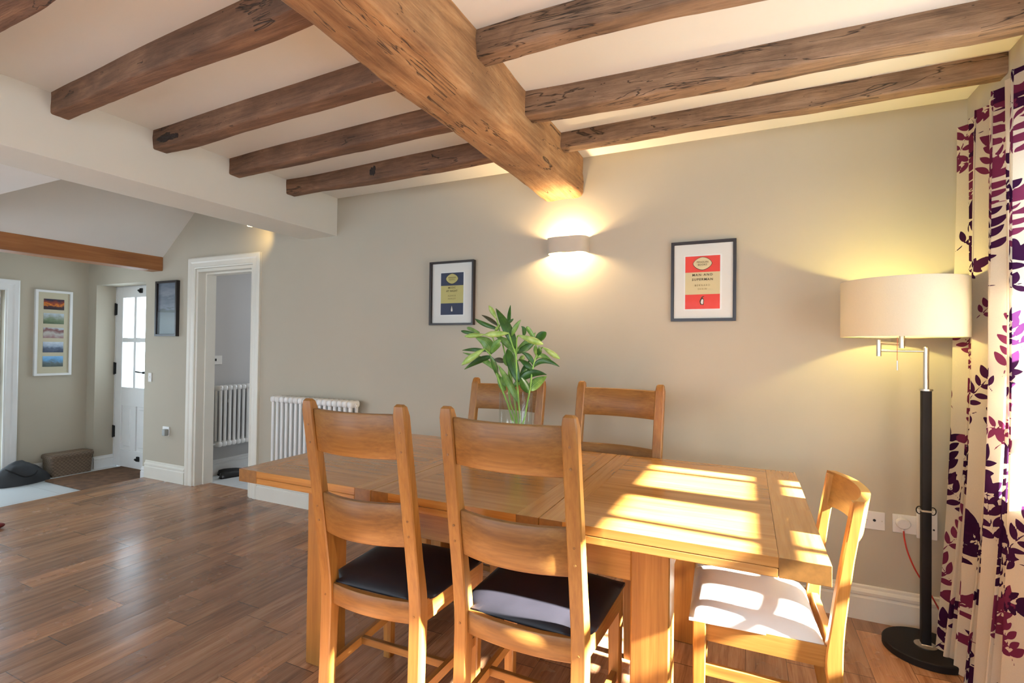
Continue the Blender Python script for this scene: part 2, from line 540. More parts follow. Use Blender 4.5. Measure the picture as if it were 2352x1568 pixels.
M['beam_right'] = [old_beam('grey_brown_old_oak_%d' % i, (.115, .064, .036), (.25, .15, .088), (.38, .25, .165), 'x', i + 11, .62) for i in range(3)]
M['beam_new'] = wood('planed_oak_lintel', (.20, .07, .02), (.33, .13, .04), (.42, .19, .07), 'y', rough=.45, seed=12)
M['knot'] = plain('black_knot_wood', (.022, .015, .012), rough=.85, var=.5, vscale=90, bmp=.6, bscale=120)
M['leather'] = plain('black_leather', (.011, .010, .014), rough=.45, var=.2, bmp=.15, bscale=260, spec=.3)
M['white_leather'] = plain('off_white_leather', (.66, .65, .62), rough=.5, var=.03, bmp=.1, bscale=260)
M['chrome'] = plain('brushed_nickel', (.62, .58, .50), rough=.28, metal=1, var=.03)
M['black'] = plain('black_leather_wrap', (.010, .009, .009), rough=.55, var=.1, spec=.2)
M['black_wood'] = plain('black_frame_lacquer', (.016, .010, .010), rough=.35, var=.1)
M['iron'] = plain('black_iron', (.02, .02, .02), rough=.5, metal=.6)
M['mount'] = plain('white_picture_mount', (.74, .72, .68), rough=.8, var=.01)
M['cream_paper'] = plain('cream_print_paper', (.62, .53, .31), rough=.7, var=.02)
M['red_ink'] = plain('red_print_ink', (.68, .045, .028), rough=.55, var=.03)
M['navy_ink'] = plain('navy_print_ink', (.020, .030, .075), rough=.55, var=.05)
M['olive_paper'] = plain('yellowed_print_paper', (.50, .45, .17), rough=.7, var=.03)
M['ink'] = plain('dark_print_ink', (.045, .030, .012), rough=.6, var=0)
M['ink_soft'] = plain('thin_print_ink', (.20, .14, .06), rough=.6, var=0)
M['plastic'] = plain('white_plastic', (.76, .74, .70), rough=.35, var=.01)
M['dark_hole'] = plain('dark_socket_hole', (.01, .01, .01), rough=.8, var=0)
M['red_cord'] = plain('red_braided_flex', (.42, .022, .012), rough=.6, var=.05)
M['shade'] = fabric_translucent('cream_lamp_shade_fabric', (.72, .65, .52), .20)
M['curtain'] = fabric_translucent('printed_curtain_cloth', (.78, .69, .56), .50, attr=True)
M['pane'] = pane_glass('window_glass')
M['vase'] = thin_glass('clear_vase_glass', 1.45, 0.0, (.95, .965, .955))
M['picture_glass'] = thin_glass('picture_glass', 1.10, .03)
M['bulb_warm'] = emit('warm_bulb_glow', (1.0, .72, .38), 12)
M['plaster'] = plain('painted_plaster', (.52, .46, .37), rough=.7, var=.02)

def leafmat(name, c0, c1, rough=.35):
    m, nt, b = mat_new(name)
    v = objcoord(nt)
    uv = nt.nodes.new('ShaderNodeAttribute'); uv.attribute_name = 'vein'
    wv = math_n(nt, 'SINE', math_n(nt, 'MULTIPLY', uv.outputs['Fac'], 26))
    n = noise_tex(nt, v, 30, 3)
    f = math_n(nt, 'ADD', math_n(nt, 'MULTIPLY', wv, .16), n.outputs['Fac'])
    r = ramp(nt, f, [(.3, c0), (.75, c1)])
    lk(nt, r.outputs['Color'], b.inputs['Base Color'])
    b.inputs['Roughness'].default_value = rough
    b.inputs['Subsurface Weight'].default_value = 0
    b.inputs['Transmission Weight'].default_value = 0
    return m
M['leaf0'] = leafmat('dark_green_leaf', (.020, .075, .015), (.06, .17, .03))
M['leaf1'] = leafmat('mid_green_leaf', (.07, .20, .03), (.26, .42, .11))
M['leaf2'] = leafmat('brown_green_leaf', (.045, .045, .02), (.10, .10, .04))
M['bud'] = leafmat('pale_lily_bud', (.22, .40, .06), (.55, .68, .24))
M['stem'] = plain('lily_stem_green', (.22, .42, .07), rough=.45, var=.15, vscale=40)

# ---------------------------------------------------------------- the room shell
def struct(name, label, bm, mat, parent=None, smooth=False):
    o = obj(name, bm, mat, parent, smooth)
    if parent is None:
        tag(o, label, name.split('_')[0], kind='structure')
    return o

b = new()
box(b, -6.5, -6.15, 0, .30, -.03, 2.4)
box(b, -6.15, -5.29, 0, .30, 1.88, 2.4)
box(b, -5.29, -4.53, 0, .15, -.03, 3.8)
box(b, -5.29, -5.27, .10, .30, -.03, 2.4)
box(b, -4.53, -3.78, 0, .15, 1.955, 3.8)
box(b, -3.78, 1.2, 0, .15, 0, 3.8)
struct('wall_back', 'long sage beige wall with the pictures and wall light', b, M['wall'])

b = new()
box(b, .9, 1.2, -5.6, 0, 0, .75)
box(b, .9, 1.2, -5.6, 0, 2.08, 2.6)
box(b, .9, 1.2, -.36, 0, .75, 2.08)
box(b, .9, 1.2, -5.6, -2.51, .75, 2.08)
struct('wall_right', 'beige window wall behind the floral curtain', b, M['wall'])

b = new()
box(b, -5.3, 1.2, -5.62, -5.5, 2.12, 3.8)
box(b, .35, 1.2, -5.62, -5.5, 0, 2.12)
box(b, -2.15, .35, -5.62, -5.5, 0, .78)
box(b, -3.1, -2.15, -5.62, -5.5, 0, 2.12)
box(b, -5.3, -4.9, -5.62, -5.5, 0, 2.12)
struct('wall_front', 'beige wall behind the viewer with window and garden doors', b, M['wall'])

b = new()
box(b, -6.5, -6.3, -.66, 0, -.03, 2.4)
box(b, -6.5, -6.3, -1.50, -.66, 1.76, 2.4)
box(b, -6.5, -6.3, -2.5, -1.50, -.03, 2.4)
box(b, -6.5, -5.23, -2.62, -2.5, -.03, 2.4)
box(b, -5.35, -5.2, -5.6, -2.5, -.03, 3.8)
struct('wall_left', 'pale hall wall with the white-framed photographs', b, M['wall'])

b = new()
box(b, -4.84, -4.72, .15, 2.6, 0, 2.4)
box(b, -4.84, -2.9, 2.5, 2.6, 0, 2.4)
box(b, -3.0, -2.9, .15, 2.6, 0, 2.4)
struct('wall_passage', 'passage wall seen through the doorway, its cold light painted as grey', b, M['wall_cold_lit'])

b = new()
box(b, -2.95, -1.03, -5.6, 0, 2.41, 2.5)
box(b, -1.03, 1.2, -5.6, 0, 2.435, 2.5)
struct('ceiling', 'white ceiling between the dark joists', b, M['ceiling'])
b = new()
loft(b, [[(-5.10, y, 2.045), (-3.15, y, 3.64), (-3.15, y, 3.74), (-5.2, y, 2.10)] for y in (-1.57, 0)])
struct('ceiling_slope', 'white sloping ceiling above the hall opening', b, M['ceiling'])
b = new()
box(b, -5.2, -3.213, -5.6, -1.57, 2.12, 2.3)
box(b, -5.2, -3.0, -1.66, -1.572, 2.3, 3.8)
box(b, -5.2, -2.86, -5.6, 0, 3.75, 3.8)
box(b, -3.213, -3.11, -1.57, 0, 2.40, 3.8)
struct('ceiling_recess', 'low flat white ceiling left of the boxed beam', b, M['ceiling'])
b = new(); box(b, -6.5, -5.12, -2.6, .3, 2.28, 2.4)
struct('ceiling_hall', 'white hall ceiling beyond the oak beam', b, M['ceiling'])
b = new(); box(b, -4.84, -2.9, .15, 2.6, 2.4, 2.5)
struct('ceiling_passage', 'white ceiling of the passage', b, M['ceiling'])
b = new()
loft(b, [[(-3.213 + (0 if y == 0 else -.02), y, 2.122), (-2.862, y, 2.122 if y == 0 else 2.095), (-2.862, y, 2.45), (-3.213, y, 2.45)] for y in (0, -5.6)])
struct('trim_1', 'white boxed-in ceiling beam carrying the left joists', b, M['soffit'])

b = new(); box(b, -5.23, 1.2, -5.6, .14, -.06, 0)
struct('floor', 'brown oak floorboards running towards the back wall', b, M['floor'])
b = new(); box(b, -6.5, -5.23, -2.6, .3, -.09, -.03)
struct('floor_hall', 'pale tiled hall floor', b, M['tile'])
b = new(); box(b, -4.84, -2.9, .14, 2.6, -.06, 0)
struct('floor_passage', 'pale tiled floor through the doorway', b, M['tile'])

# skirting boards: moulded profile (outward distance, height)
def skirting(bm, p0, p1, out, h=.162, t=.02, z0=0):
    prof = [(0, 0), (t, 0), (t, .64*h), (t*.75, .67*h), (t*.62, .70*h), (t*.95, .74*h), (t*.98, .82*h), (t*.7, .87*h), (t*.42, .90*h), (t*.42, .97*h), (t*.2, h), (0, h)]
    p0, p1, out = Vector(p0), Vector(p1), Vector(out)
    loft(bm, [[p + out * d + Vector((0, 0, z0 + z)) for d, z in prof] for p in (p0, p1)])
b = new()
skirting(b, (-5.235, 0, 0), (-4.633, 0, 0), (0, -1, 0))
skirting(b, (-3.70, 0, 0), (.9, 0, 0), (0, -1, 0))
struct('baseboard_back', 'cream moulded skirting along the back wall', b, M['trim'])
b = new(); skirting(b, (.9, 0, 0), (.9, -5.5, 0), (-1, 0, 0))
struct('baseboard_right', 'cream skirting under the curtained window', b, M['trim'])
b = new()
skirting(b, (-6.3, -.55, 0), (-6.3, 0, 0), (1, 0, 0), h=.125, z0=-.03)
skirting(b, (-6.3, 0, 0), (-6.15, 0, 0), (0, -1, 0), h=.125, z0=-.03)
skirting(b, (-6.15, 0, 0), (-6.15, .18, 0), (1, 0, 0), h=.125, z0=-.03)
skirting(b, (-5.29, 0, 0), (-5.232, 0, 0), (0, -1, 0), h=.125, z0=-.03)
struct('baseboard_left', 'white skirting around the hall by the front door', b, M['white'])
b = new(); skirting(b, (-4.72, .15, 0), (-4.72, 2.5, 0), (1, 0, 0), h=.15)
struct('baseboard_passage', 'white skirting below the radiator in the passage', b, M['white'])

# door_1: cased opening in the back wall
def architrave(bm, p0, p1, side, w, out, t=.022):
    """moulded board from p0 to p1 (inner edge line); side = direction from the opening outward"""
    prof = [(0, 0), (0, t*.55), (w*.10, t*.75), (w*.16, t*.62), (w*.50, t*.72), (w*.62, t), (w*.90, t*1.1), (w, t*.9), (w, 0)]
    s, o_ = Vector(side), Vector(out)
    return [[Vector(p) + s * d + o_ * q for d, q in prof] for p in (p0, p1)]
def door_case(root, x0, x1, z1, w, zb, mat, out=(0, -1, 0), axis='x', fix=0):
    """left leg, right leg and head with mitred corners"""
    prof = [(0, 0), (0, .012), (w*.10, .017), (w*.16, .014), (w*.50, .016), (w*.62, .022), (w*.90, .024), (w, .020), (w, 0)]
    def P(a, q, z):
        return (a, fix - q, z) if axis == 'x' else (fix + q, a, z)
    def seg(A):
        bm = new(); loft(bm, A); return bm
    obj('architrave', seg([[P(x0 - d, q, zb) for d, q in prof], [P(x0 - d, q, z1 + d) for d, q in prof]]), mat, root)
    obj('architrave', seg([[P(x1 + d, q, zb) for d, q in prof], [P(x1 + d, q, z1 + d) for d, q in prof]]), mat, root)
    obj('architrave', seg([[P(x0 - d, q, z1 + d) for d, q in prof], [P(x1 + d, q, z1 + d) for d, q in prof]]), mat, root)
d1 = thing('door_1', 'open cream-cased doorway in the back wall', 'doorway', kind='structure')
door_case(d1, -4.53, -3.78, 1.96, .095, 0, M['trim'])
b = new()
box(b, -4.53, -4.505, -.002, .16, 0, 1.955)
box(b, -3.805, -3.78, -.002, .16, 0, 1.955)
box(b, -4.505, -3.805, -.002, .16, 1.93, 1.955)
box(b, -4.505, -4.49, .07, .16, 0, 1.93)
box(b, -3.82, -3.805, .07, .16, 0, 1.93)
box(b, -4.49, -3.82, .07, .16, 1.915, 1.93)
obj('jamb', b, M['trim'], d1)

# door_2: half glazed front door in its recess
d2 = thing('door_2', 'white half-glazed front door set back in its recess', 'door', loc=(0, 0, 0), kind='structure')
xs = [(-6.02, -5.815), (-5.777, -5.572)]
zs = [(.815, 1.29), (1.335, 1.76)]
b = new()
y0, y1 = .18, .225
box(b, -6.135, -6.02, y0, y1, -.02, 1.875, .003)
box(b, -5.572, -5.455, y0, y1, -.02, 1.875, .003)
box(b, -6.02, -5.572, y0, y1, 1.76, 1.875, .002)
box(b, -6.02, -5.572, y0, y1, .62, .815, .002)
box(b, -6.02, -5.572, y0, y1, -.02, .16, .002)
box(b, -5.815, -5.777, y0, y1, .815, 1.76, .002)
box(b, -6.02, -5.815, y0 + .004, y1, 1.29, 1.335, .002)
box(b, -5.777, -5.572, y0 + .004, y1, 1.29, 1.335, .002)
box(b, -5.835, -5.757, y0, y1, .16, .62, .002)
obj('door_leaf', b, M['white'], d2)
b = new()
for x0, x1 in ((-6.02, -5.835), (-5.757, -5.572)):
    box(b, x0, x1, y0 + .015, y1 - .01, .16, .62)
    box(b, x0 + .03, x1 - .03, y0 + .008, y1 - .01, .19, .59, .008)
obj('door_panel', b, M['white'], d2)
b = new()
for x0, x1 in xs:
    for z0, z1 in zs: box(b, x0, x1, .200, .204, z0, z1)
obj('glass_pane', b, M['pane'], d2)
b = new()
box(b, -6.15, -6.137, .178, .25, -.03, 1.88)
box(b, -5.453, -5.29, .178, .25, -.03, 1.88)
box(b, -6.15, -5.29, .178, .25, 1.877, 1.885)
obj('door_frame', b, M['white'], d2)
for z in (.28, .95, 1.58):
    b = new(); box(b, -6.148, -6.118, .170, .181, z, z + .12, .002); cyl(b, (-6.136, .168, z - .005), (-6.136, .168, z + .125), .007, n=8)
    obj('hinge', b, M['iron'], d2)
for z, dz in ((1.80, .05), (.06, .05)):
    b = new(); box(b, -5.71, -5.67, .166, .181, z, z + dz, .003); cyl(b, (-5.69, .165, z + .01), (-5.69, .145, z + .03), .010, n=10)
    obj('bolt', b, M['iron'], d2)
b = new(); tube(b, [(-5.74, .165, .985), (-5.66, .16, .98), (-5.60, .16, .978)], .007); cyl(b, (-5.60, .18, .978), (-5.60, .155, .978), .014, n=10)
obj('handle', b, M['iron'], d2)

# door_3: glazed side door of the hall
d3 = thing('door_3', 'white-cased glazed side door at the left end of the hall', 'door', kind='structure')
door_case(d3, -1.50, -.66, 1.765, .10, -.03, M['white'], axis='y', fix=-6.3)
b = new()
for ya, yb in ((-1.50, -1.40), (-.76, -.66)): box(b, -6.42, -6.38, ya, yb, -.03, 1.765, .002)
for za, zb in ((-.03, .12), (.60, .68), (1.66, 1.765)): box(b, -6.42, -6.38, -1.40, -.76, za, zb, .002)
box(b, -6.415, -6.385, -1.10, -1.06, .12, 1.66, .002)
obj('door_leaf', b, M['white'], d3)
b = new(); box(b, -6.402, -6.398, -1.40, -.76, .12, 1.66)
obj('glass_pane', b, M['pane'], d3)
b = new(); box(b, -6.378, -6.36, -.80, -.77, .90, 1.05, .003); tube(b, [(-6.36, -.785, 1.0), (-6.33, -.785, 1.0), (-6.325, -.88, 1.0)], .008)
obj('handle', b, M['iron'], d3)

# window_1: cottage casement in the right wall (its glazing bars throw the pattern on the table)
w1 = thing('window_1', 'white casement window with glazing bars behind the curtain', 'window', kind='structure')
b = new()
fx0, fx1 = 1.02, 1.08
box(b, fx0, fx1, -.50, -.36, .75, 2.08, .002)
box(b, fx0, fx1, -2.51, -2.38, .75, 2.08, .002)
box(b, fx0, fx1, -2.38, -.50, 1.98, 2.08, .002)
box(b, fx0, fx1, -2.38, -.50, .75, .86, .002)
for y in (-1.11, -1.785): box(b, fx0, fx1, y - .075, y + .075, .86, 1.98, .002)
for y in (-.77, -1.445, -2.12): box(b, fx0 + .01, fx1 - .01, y - .02, y + .02, .86, 1.98)
for (ya, yb) in ((-.50, -1.035), (-1.185, -1.71), (-1.86, -2.38)):
    for (za, zb) in ((1.075, 1.11), (1.318, 1.372), (1.62, 1.665)): box(b, fx0 + .012, fx1 - .012, yb, ya, za, zb)
obj('window_frame', b, M['white'], w1)
b = new(); box(b, 1.048, 1.052, -2.38, -.50, .86, 1.98)
obj('glass_pane', b, M['pane'], w1)
b = new(); box(b, .865, 1.02, -2.57, -.34, .735, .762, .006, 2)
obj('window_sill', b, M['white'], w1)

b = new(); box(b, 1.2, 1.60, -5.6, .15, 1.94, 2.10, .004)  # unseen overhang, lower edge placed to end the sun patch on the table
struct('trim_2', 'unseen roof eaves outside, set to cut the sun through the curtained window', b, M['white'])

# unseen openings behind the viewer, sized to the added fill lamps
w2 = thing('window_2', 'unseen white framed window at the front fill light, behind the viewer', 'window', kind='structure')
b = new()
for x in (-2.15, -1.32, -.52, .29): box(b, x, x + .06, -5.58, -5.52, .78, 2.12)
for z in (.78, 2.06): box(b, -2.09, .29, -5.58, -5.52, z, z + .06)
obj('window_frame', b, M['white'], w2)
d4 = thing('door_4', 'unseen white framed garden doors at the left fill light, behind the viewer', 'door', kind='structure')
b = new()
for x in (-4.9, -4.05, -3.96, -3.18): box(b, x, x + .08, -5.58, -5.52, 0, 2.12)
for z in (0, 2.04): box(b, -4.82, -3.18, -5.58, -5.52, z, z + .08)
obj('door_frame', b, M['white'], d4)

# ---------------------------------------------------------------- timbers
def beam(name, label, group, p0, p1, w, h, mat, seed=0, n=48, wob=.010, rough=.0035, nw=4, nh=4, taper=1.0):
    """p0/p1: centre of the soffit at either end; h upwards. hand hewn: wandering, uneven, nicked"""
    p0, p1 = Vector(p0), Vector(p1)
    ax = (p1 - p0).normalized(); side = Vector((-ax.y, ax.x, 0)).normalized(); up = Vector((0, 0, 1))
    L = (p1 - p0).length
    bm = new(); rings = []
    r = .10 * min(w, h)
    for i in range(n + 1):
        t = i / n; c = p0.lerp(p1, t)
        ends = min(1, min(t, 1 - t) * 8 + .15)
        ox = noise.noise(Vector((t * L * 1.1, seed * 7.3, 0))) * wob * 2 * ends
        oz = noise.noise(Vector((t * L * 1.3, seed * 3.1, 5))) * wob * 1.2 * ends
        ww = w * (1 + .12 * noise.noise(Vector((t * L * 1.6, seed, 9)))) * (1 + (taper - 1) * t)
        hh = h * (1 + .04 * noise.noise(Vector((t * L * 1.6, seed, 19))))
        pts = []
        for k in range(nh): pts.append((-ww/2, h - (h - r) * k / nh))
        pts += [(-ww/2, r), (-ww/2 + r*.3, r*.3), (-ww/2 + r, 0)]
        for k in range(1, nw): pts.append((-ww/2 + r + (ww - 2*r) * k / nw, 0))
        pts += [(ww/2 - r, 0), (ww/2 - r*.3, r*.3), (ww/2, r)]
        for k in range(1, nh + 1): pts.append((ww/2, r + (h - r) * k / nh))
        ring = []
        for a, z in pts:
            q = c + side * (a + ox) + up * (z + oz * (1 - z / h))
            e = noise.noise_vector(Vector((q.x * 9 if abs(ax.x) < .5 else q.x * 3.0, q.y * 9 if abs(ax.y) < .5 else q.y * 3.0, q.z * 14)) + Vector((seed, 0, 0))) * rough * 1.6
            e2 = noise.noise_vector(q * 38 + Vector((seed, 1, 0))) * rough * .5
            q = q + (e + e2) * (1 if z < h * .97 else .2)
            ring.append(q)
        rings.append(ring)
    loft(bm, rings)
    o = obj(name, bm, mat, None, smooth=True)
    smooth_angle(o, 50)
    return tag(o, label, 'ceiling beam', group)

GL = 'dark joists left of the main beam'
GR = 'grey-brown joists right of the main beam'
beam('main_beam', 'thick golden-brown old oak beam running above the wall light', None, (-1.032, .01, 2.195), (-1.032, -5.5, 2.19), .25, .27, M['beam_main'], 2, 110, .012, .006, 8, 8)
jl = [('dark joist in the top left corner, cut off by the photo edge', -2.16, -2.25), ('dark wavy joist, second from the top left corner of the photo', -1.726, -1.81),
      ('dark joist with a black stain at its left end', -1.292, -1.352), ('dark joist between the stained one and the knotty one', -.856, -.918), ('dark joist with a black knot, nearest the back wall', -.440, -.492)]
for i, (lab, ya, yb) in enumerate(jl):
    o = beam('ceiling_joist', lab, GL, (-2.864, ya, 2.312), (-1.12, yb, 2.306), .074, .105, M['beam_left'][i % 3], i + 1, 40, .012, .003, taper=1.22)
    spots = {2: [('stain', -2.73, 2.352, .085, .022), ('stain', -2.66, 2.345, .03, .012)], 4: [('knot', -2.10, 2.356, .024, .024), ('knot', -2.085, 2.372, .012, .016)]}.get(i, [])
    for nm, sx_, sz_, rx, rz in spots:
        y_ = min(v.co.y for v in o.data.vertices if abs(v.co.x - sx_) < .03 and abs(v.co.z - sz_) < .03)
        k_ = new(); bmesh.ops.create_icosphere(k_, subdivisions=4, radius=1)
        for v in k_.verts:
            q_ = 1 + .45 * noise.noise(v.co * 2.3 + Vector((sx_, 3, sz_)))
            v.co = Vector((sx_ + v.co.x * rx * q_, y_ + .002 - .004 * -v.co.y * q_, sz_ + v.co.z * rz * q_))
        obj(nm, k_, M['knot'], o, smooth=True)
jr = [('brown joist crossing the top edge of the photo above the table', -1.303, -1.245, 2.335, .080, .10, 2), ('wide cracked grey joist, middle one right of the main beam', -.822, -.765, 2.328, .098, .11, 0),
      ('straight joist nearest the back wall, right of the main beam', -.352, -.362, 2.348, .074, .09, 1)]
for i, (lab, ya, yb, zb, w, h, mi) in enumerate(jr):
    o = beam('ceiling_joist', lab, GR, (-.94, ya, zb), (.90, yb, zb + .008), w, h, M['beam_right'][mi], i + 21, 44, .012, .003, taper=1.05)
b = new(); box(b, -5.2, -5.03, -5.5, 0, 1.967, 2.10, .006, 2)
tag(obj('oak_lintel', b, M['beam_new']), 'smooth orange-brown oak beam over the opening to the hall', 'ceiling beam')
# ---------------------------------------------------------------- dining table
def make_table():
    x0, x1, ya, yb, zt = -1.930, .190, -1.490, -.450, .760
    t = thing('dining_table', 'long honey-oak extending dining table with sunlit right end', 'table', ((x0+x1)/2, (ya+yb)/2, 0))
    O = Vector(((x0+x1)/2, (ya+yb)/2, 0))
    sx = [x0, -1.229, -.577, x1]
    names = ['tabletop', 'extension_leaf', 'tabletop']
    for k in range(3):
        a, c = sx[k] + (.0012 if k else 0), sx[k+1] - (.0012 if k < 2 else 0)
        bw_l = .075 if k else .105
        bw_r = .075 if k < 2 else .115
        b = new()
        T = Matrix.Translation(-O)
        rb = .0015
        # end boards (grain along y) and planks (grain along x); thin upper board over an edge strip
        box(b, a, a + bw_l, ya, yb, zt - .052, zt, rb, 2, 1, T)
        box(b, c - bw_r, c, ya, yb, zt - .052, zt, rb, 2, 1, T)
        box(b, a + bw_l + .0002, c - bw_r - .0002, ya, yb, zt - .027, zt, .0008, 1, 0, T)
        box(b, a + bw_l + .0008, c - bw_r - .0008, ya, ya + .07, zt - .052, zt - .0282, .002, 1, 0, T)
        box(b, a + bw_l + .0008, c - bw_r - .0008, yb - .07, yb, zt - .052, zt - .0282, .002, 1, 0, T)
        b.normal_update()
        for f in b.faces:
            if f.material_index == 1 and abs(f.normal.y) > .9: f.material_index = 2
        obj(names[k], b, [M['topx'], M['topy'], M['endgrain']], t)
    # legs
    for lx in (-1.610, -.310):
        for ly in (-1.420, -.600):
            b = new(); box(b, lx, lx + .112, ly, ly + .105, 0, zt - .053, .004, 1, 0, Matrix.Translation(-O))
            obj('leg', b, M['oakz'], t)
    zl, zh = .590, zt - .053
    for y in (-1.412, -.518):
        b = new(); box(b, -1.498, -.310, y, y + .022, zl, zh, .002, 1, 0, Matrix.Translation(-O)); obj('apron', b, M['oakx'], t)
    for x in (-1.600, -.230):
        b = new(); box(b, x, x + .022, -1.315, -.600, zl, zh, .002, 1, 0, Matrix.Translation(-O)); obj('apron', b, M['oaky'], t)
    return t
make_table()

# ---------------------------------------------------------------- ladder-back chairs
def path(tab, z):
    for (za, a), (zb, c) in zip(tab[:-1], tab[1:]):
        if z <= zb: return a + (c - a) * (z - za) / (zb - za)
    return tab[-1][1]
BACK = [(0, -.012), (.20, -.004), (.40, 0), (.47, -.002), (.54, -.012), (.65, -.030), (.79, -.052), (.93, -.076), (1.075, -.100), (1.11, -.106)]   # rear face of the posts
DEEP = [(0, .038), (.30, .042), (.42, .048), (.50, .046), (.60, .040), (.80, .036), (1.11, .032)]
def ladder_chair(label, group, loc, rotz, w):
    """w: clear width between the back posts. local +y is the way the sitter faces"""
    t = thing('dining_chair', label, 'chair', loc, rotz, group)
    pw = .045
    zz = [0, .1, .2, .3, .36, .40, .43, .46, .49, .52, .56, .6, .7, .8, .9, 1.0, 1.07, 1.098, 1.105]
    for s in (-1, 1):
        b = new(); rings = []
        for z in zz:
            y, d = path(BACK, z), path(DEEP, z)
            k = 0 if z < 1.09 else (.004 if z < 1.10 else .010)
            cx = s * (w/2 + pw/2)
            rings.append([(cx + px, y + d/2 + py, z) for px, py in rrect(pw - 2*k, d - 2*k, .004, 1)])
        loft(b, rings)
        post = smooth_angle(obj('back_post', b, M['chz'], t), 30)
        for z in (.425, .69, .74, .96, 1.02, ):
            b = new(); cyl(b, (s * (w/2 + pw*.5), path(BACK, z) - .0015, z), (s * (w/2 + pw*.5), path(BACK, z) + .01, z), .0038, n=8)
            obj('peg', b, M['chx'], post)
    def rail(z0, z1, bow, th=.022, inset=.008, name='back_rail', nseg=14):
        b = new(); rings = []
        for i in range(nseg + 1):
            u = -1 + 2 * i / nseg
            x = u * w / 2
            bb = -bow * (1 - u*u)
            pts = []
            for (z, dy) in ((z0, .003), (z0 + .004, 0), ((z0+z1)/2, 0), (z1 - .004, 0), (z1, .003), (z1, th - .003), (z1 - .004, th), ((z0+z1)/2, th), (z0 + .004, th), (z0, th - .003)):
                pts.append((x, path(BACK, z) + inset + bb + dy, z))
            rings.append(pts)
        loft(b, rings)
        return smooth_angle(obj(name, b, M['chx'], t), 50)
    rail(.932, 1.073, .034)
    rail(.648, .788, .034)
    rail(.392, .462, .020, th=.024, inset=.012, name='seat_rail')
    hw = .222; yf = .385
    # front legs, taper towards the floor
    for s in (-1, 1):
        b = new(); rings = []
        for z, wd in ((0, .034), (.25, .040), (.455, .044)):
            rings.append([(s * (hw - .022) + px, yf + py, z) for px, py in rrect(wd, wd, .004, 1)])
        loft(b, rings)
        obj('front_leg', b, M['chz'], t)
        # side seat rail
        b = new()
        xa, xb = s * (w/2 + pw*.55), s * (hw - .012)
        loft(b, [[(xa - .011, .04, z) if i == 0 else (xa + .011, .04, z) for i, z in ((0, .392), (1, .392), (1, .462), (0, .462))],
                 [(xb - .011, yf - .02, z) if i == 0 else (xb + .011, yf - .02, z) for i, z in ((0, .392), (1, .392), (1, .462), (0, .462))]])
        obj('seat_rail', b, M['chy'], t)
        # side stretcher
        b = new()
        xa, xb = s * (w/2 + pw*.5), s * (hw - .022)
        loft(b, [[(xa - .009, .03, .15), (xa + .009, .03, .15), (xa + .009, .03, .182), (xa - .009, .03, .182)],
                 [(xb - .009, yf - .015, .15), (xb + .009, yf - .015, .15), (xb + .009, yf - .015, .182), (xb - .009, yf - .015, .182)]])
        obj('stretcher', b, M['chy'], t)
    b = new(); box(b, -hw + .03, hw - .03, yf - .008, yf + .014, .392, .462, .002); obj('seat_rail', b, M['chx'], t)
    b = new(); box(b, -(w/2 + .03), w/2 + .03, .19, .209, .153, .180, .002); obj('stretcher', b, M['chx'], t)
    # padded seat, wider at the front and domed
    b = new(); N = 18
    grid = []
    for j in range(N + 1):
        row = []
        v = j / N
        y = .022 + v * (yf + .005)
        half = (w/2 + pw + .002) * (1 - v) + (hw + .004) * v
        if v < .12: half = (w/2 - .003) + (half - w/2 + .003) * min(1, max(0, (y - .055) / .012)) if y < .067 else half
        for i in range(N + 1):
            u = -1 + 2 * i / N
            e = max(0, 1 - abs(u)**5) * max(0, 1 - abs(2*v-1)**6)
            dome = .034 * (max(0, 1 - abs(u)**3.2) ** .6) * (max(0, 1 - abs(2*v-1)**3.4) ** .6)
            row.append(b.verts.new((u * half, y, .468 + dome)))
        grid.append(row)
    low = []
    for j in range(N):
        for i in range(N):
            b.faces.new((grid[j][i], grid[j][i+1], grid[j+1][i+1], grid[j+1][i]))
    border = [grid[0][i] for i in range(N+1)] + [grid[j][N] for j in range(1, N+1)] + [grid[N][i] for i in range(N-1, -1, -1)] + [grid[j][0] for j in range(N-1, 0, -1)]
    lowv = [b.verts.new((v.co.x, v.co.y, .458)) for v in border]
    n = len(border)
    for i in range(n): b.faces.new((border[i], border[(i+1) % n], lowv[(i+1) % n], lowv[i]))
    b.faces.new(lowv)
    o = obj('seat_pad', b, M['leather'], t, smooth=True)
    smooth_angle(o, 60)
    return t

G1 = 'ladder-back oak chairs with black seats around the table'
ladder_chair('ladder-back oak chair at front left, beside the floor, black seat in shade', G1, (-1.130, -1.612, 0), D2R(1.5), .318)
ladder_chair('nearest ladder-back oak chair, sun stripes across its black seat', G1, (-.612, -1.572, 0), D2R(-.7), .338)
ladder_chair('far-side oak chair partly hidden behind the vase of lilies', G1, (-1.222, -.455, 0), D2R(180 - 3), .372)
ladder_chair('far-side oak chair under the red and cream print', G1, (-.606, -.408, 0), D2R(180 - 5), .372)

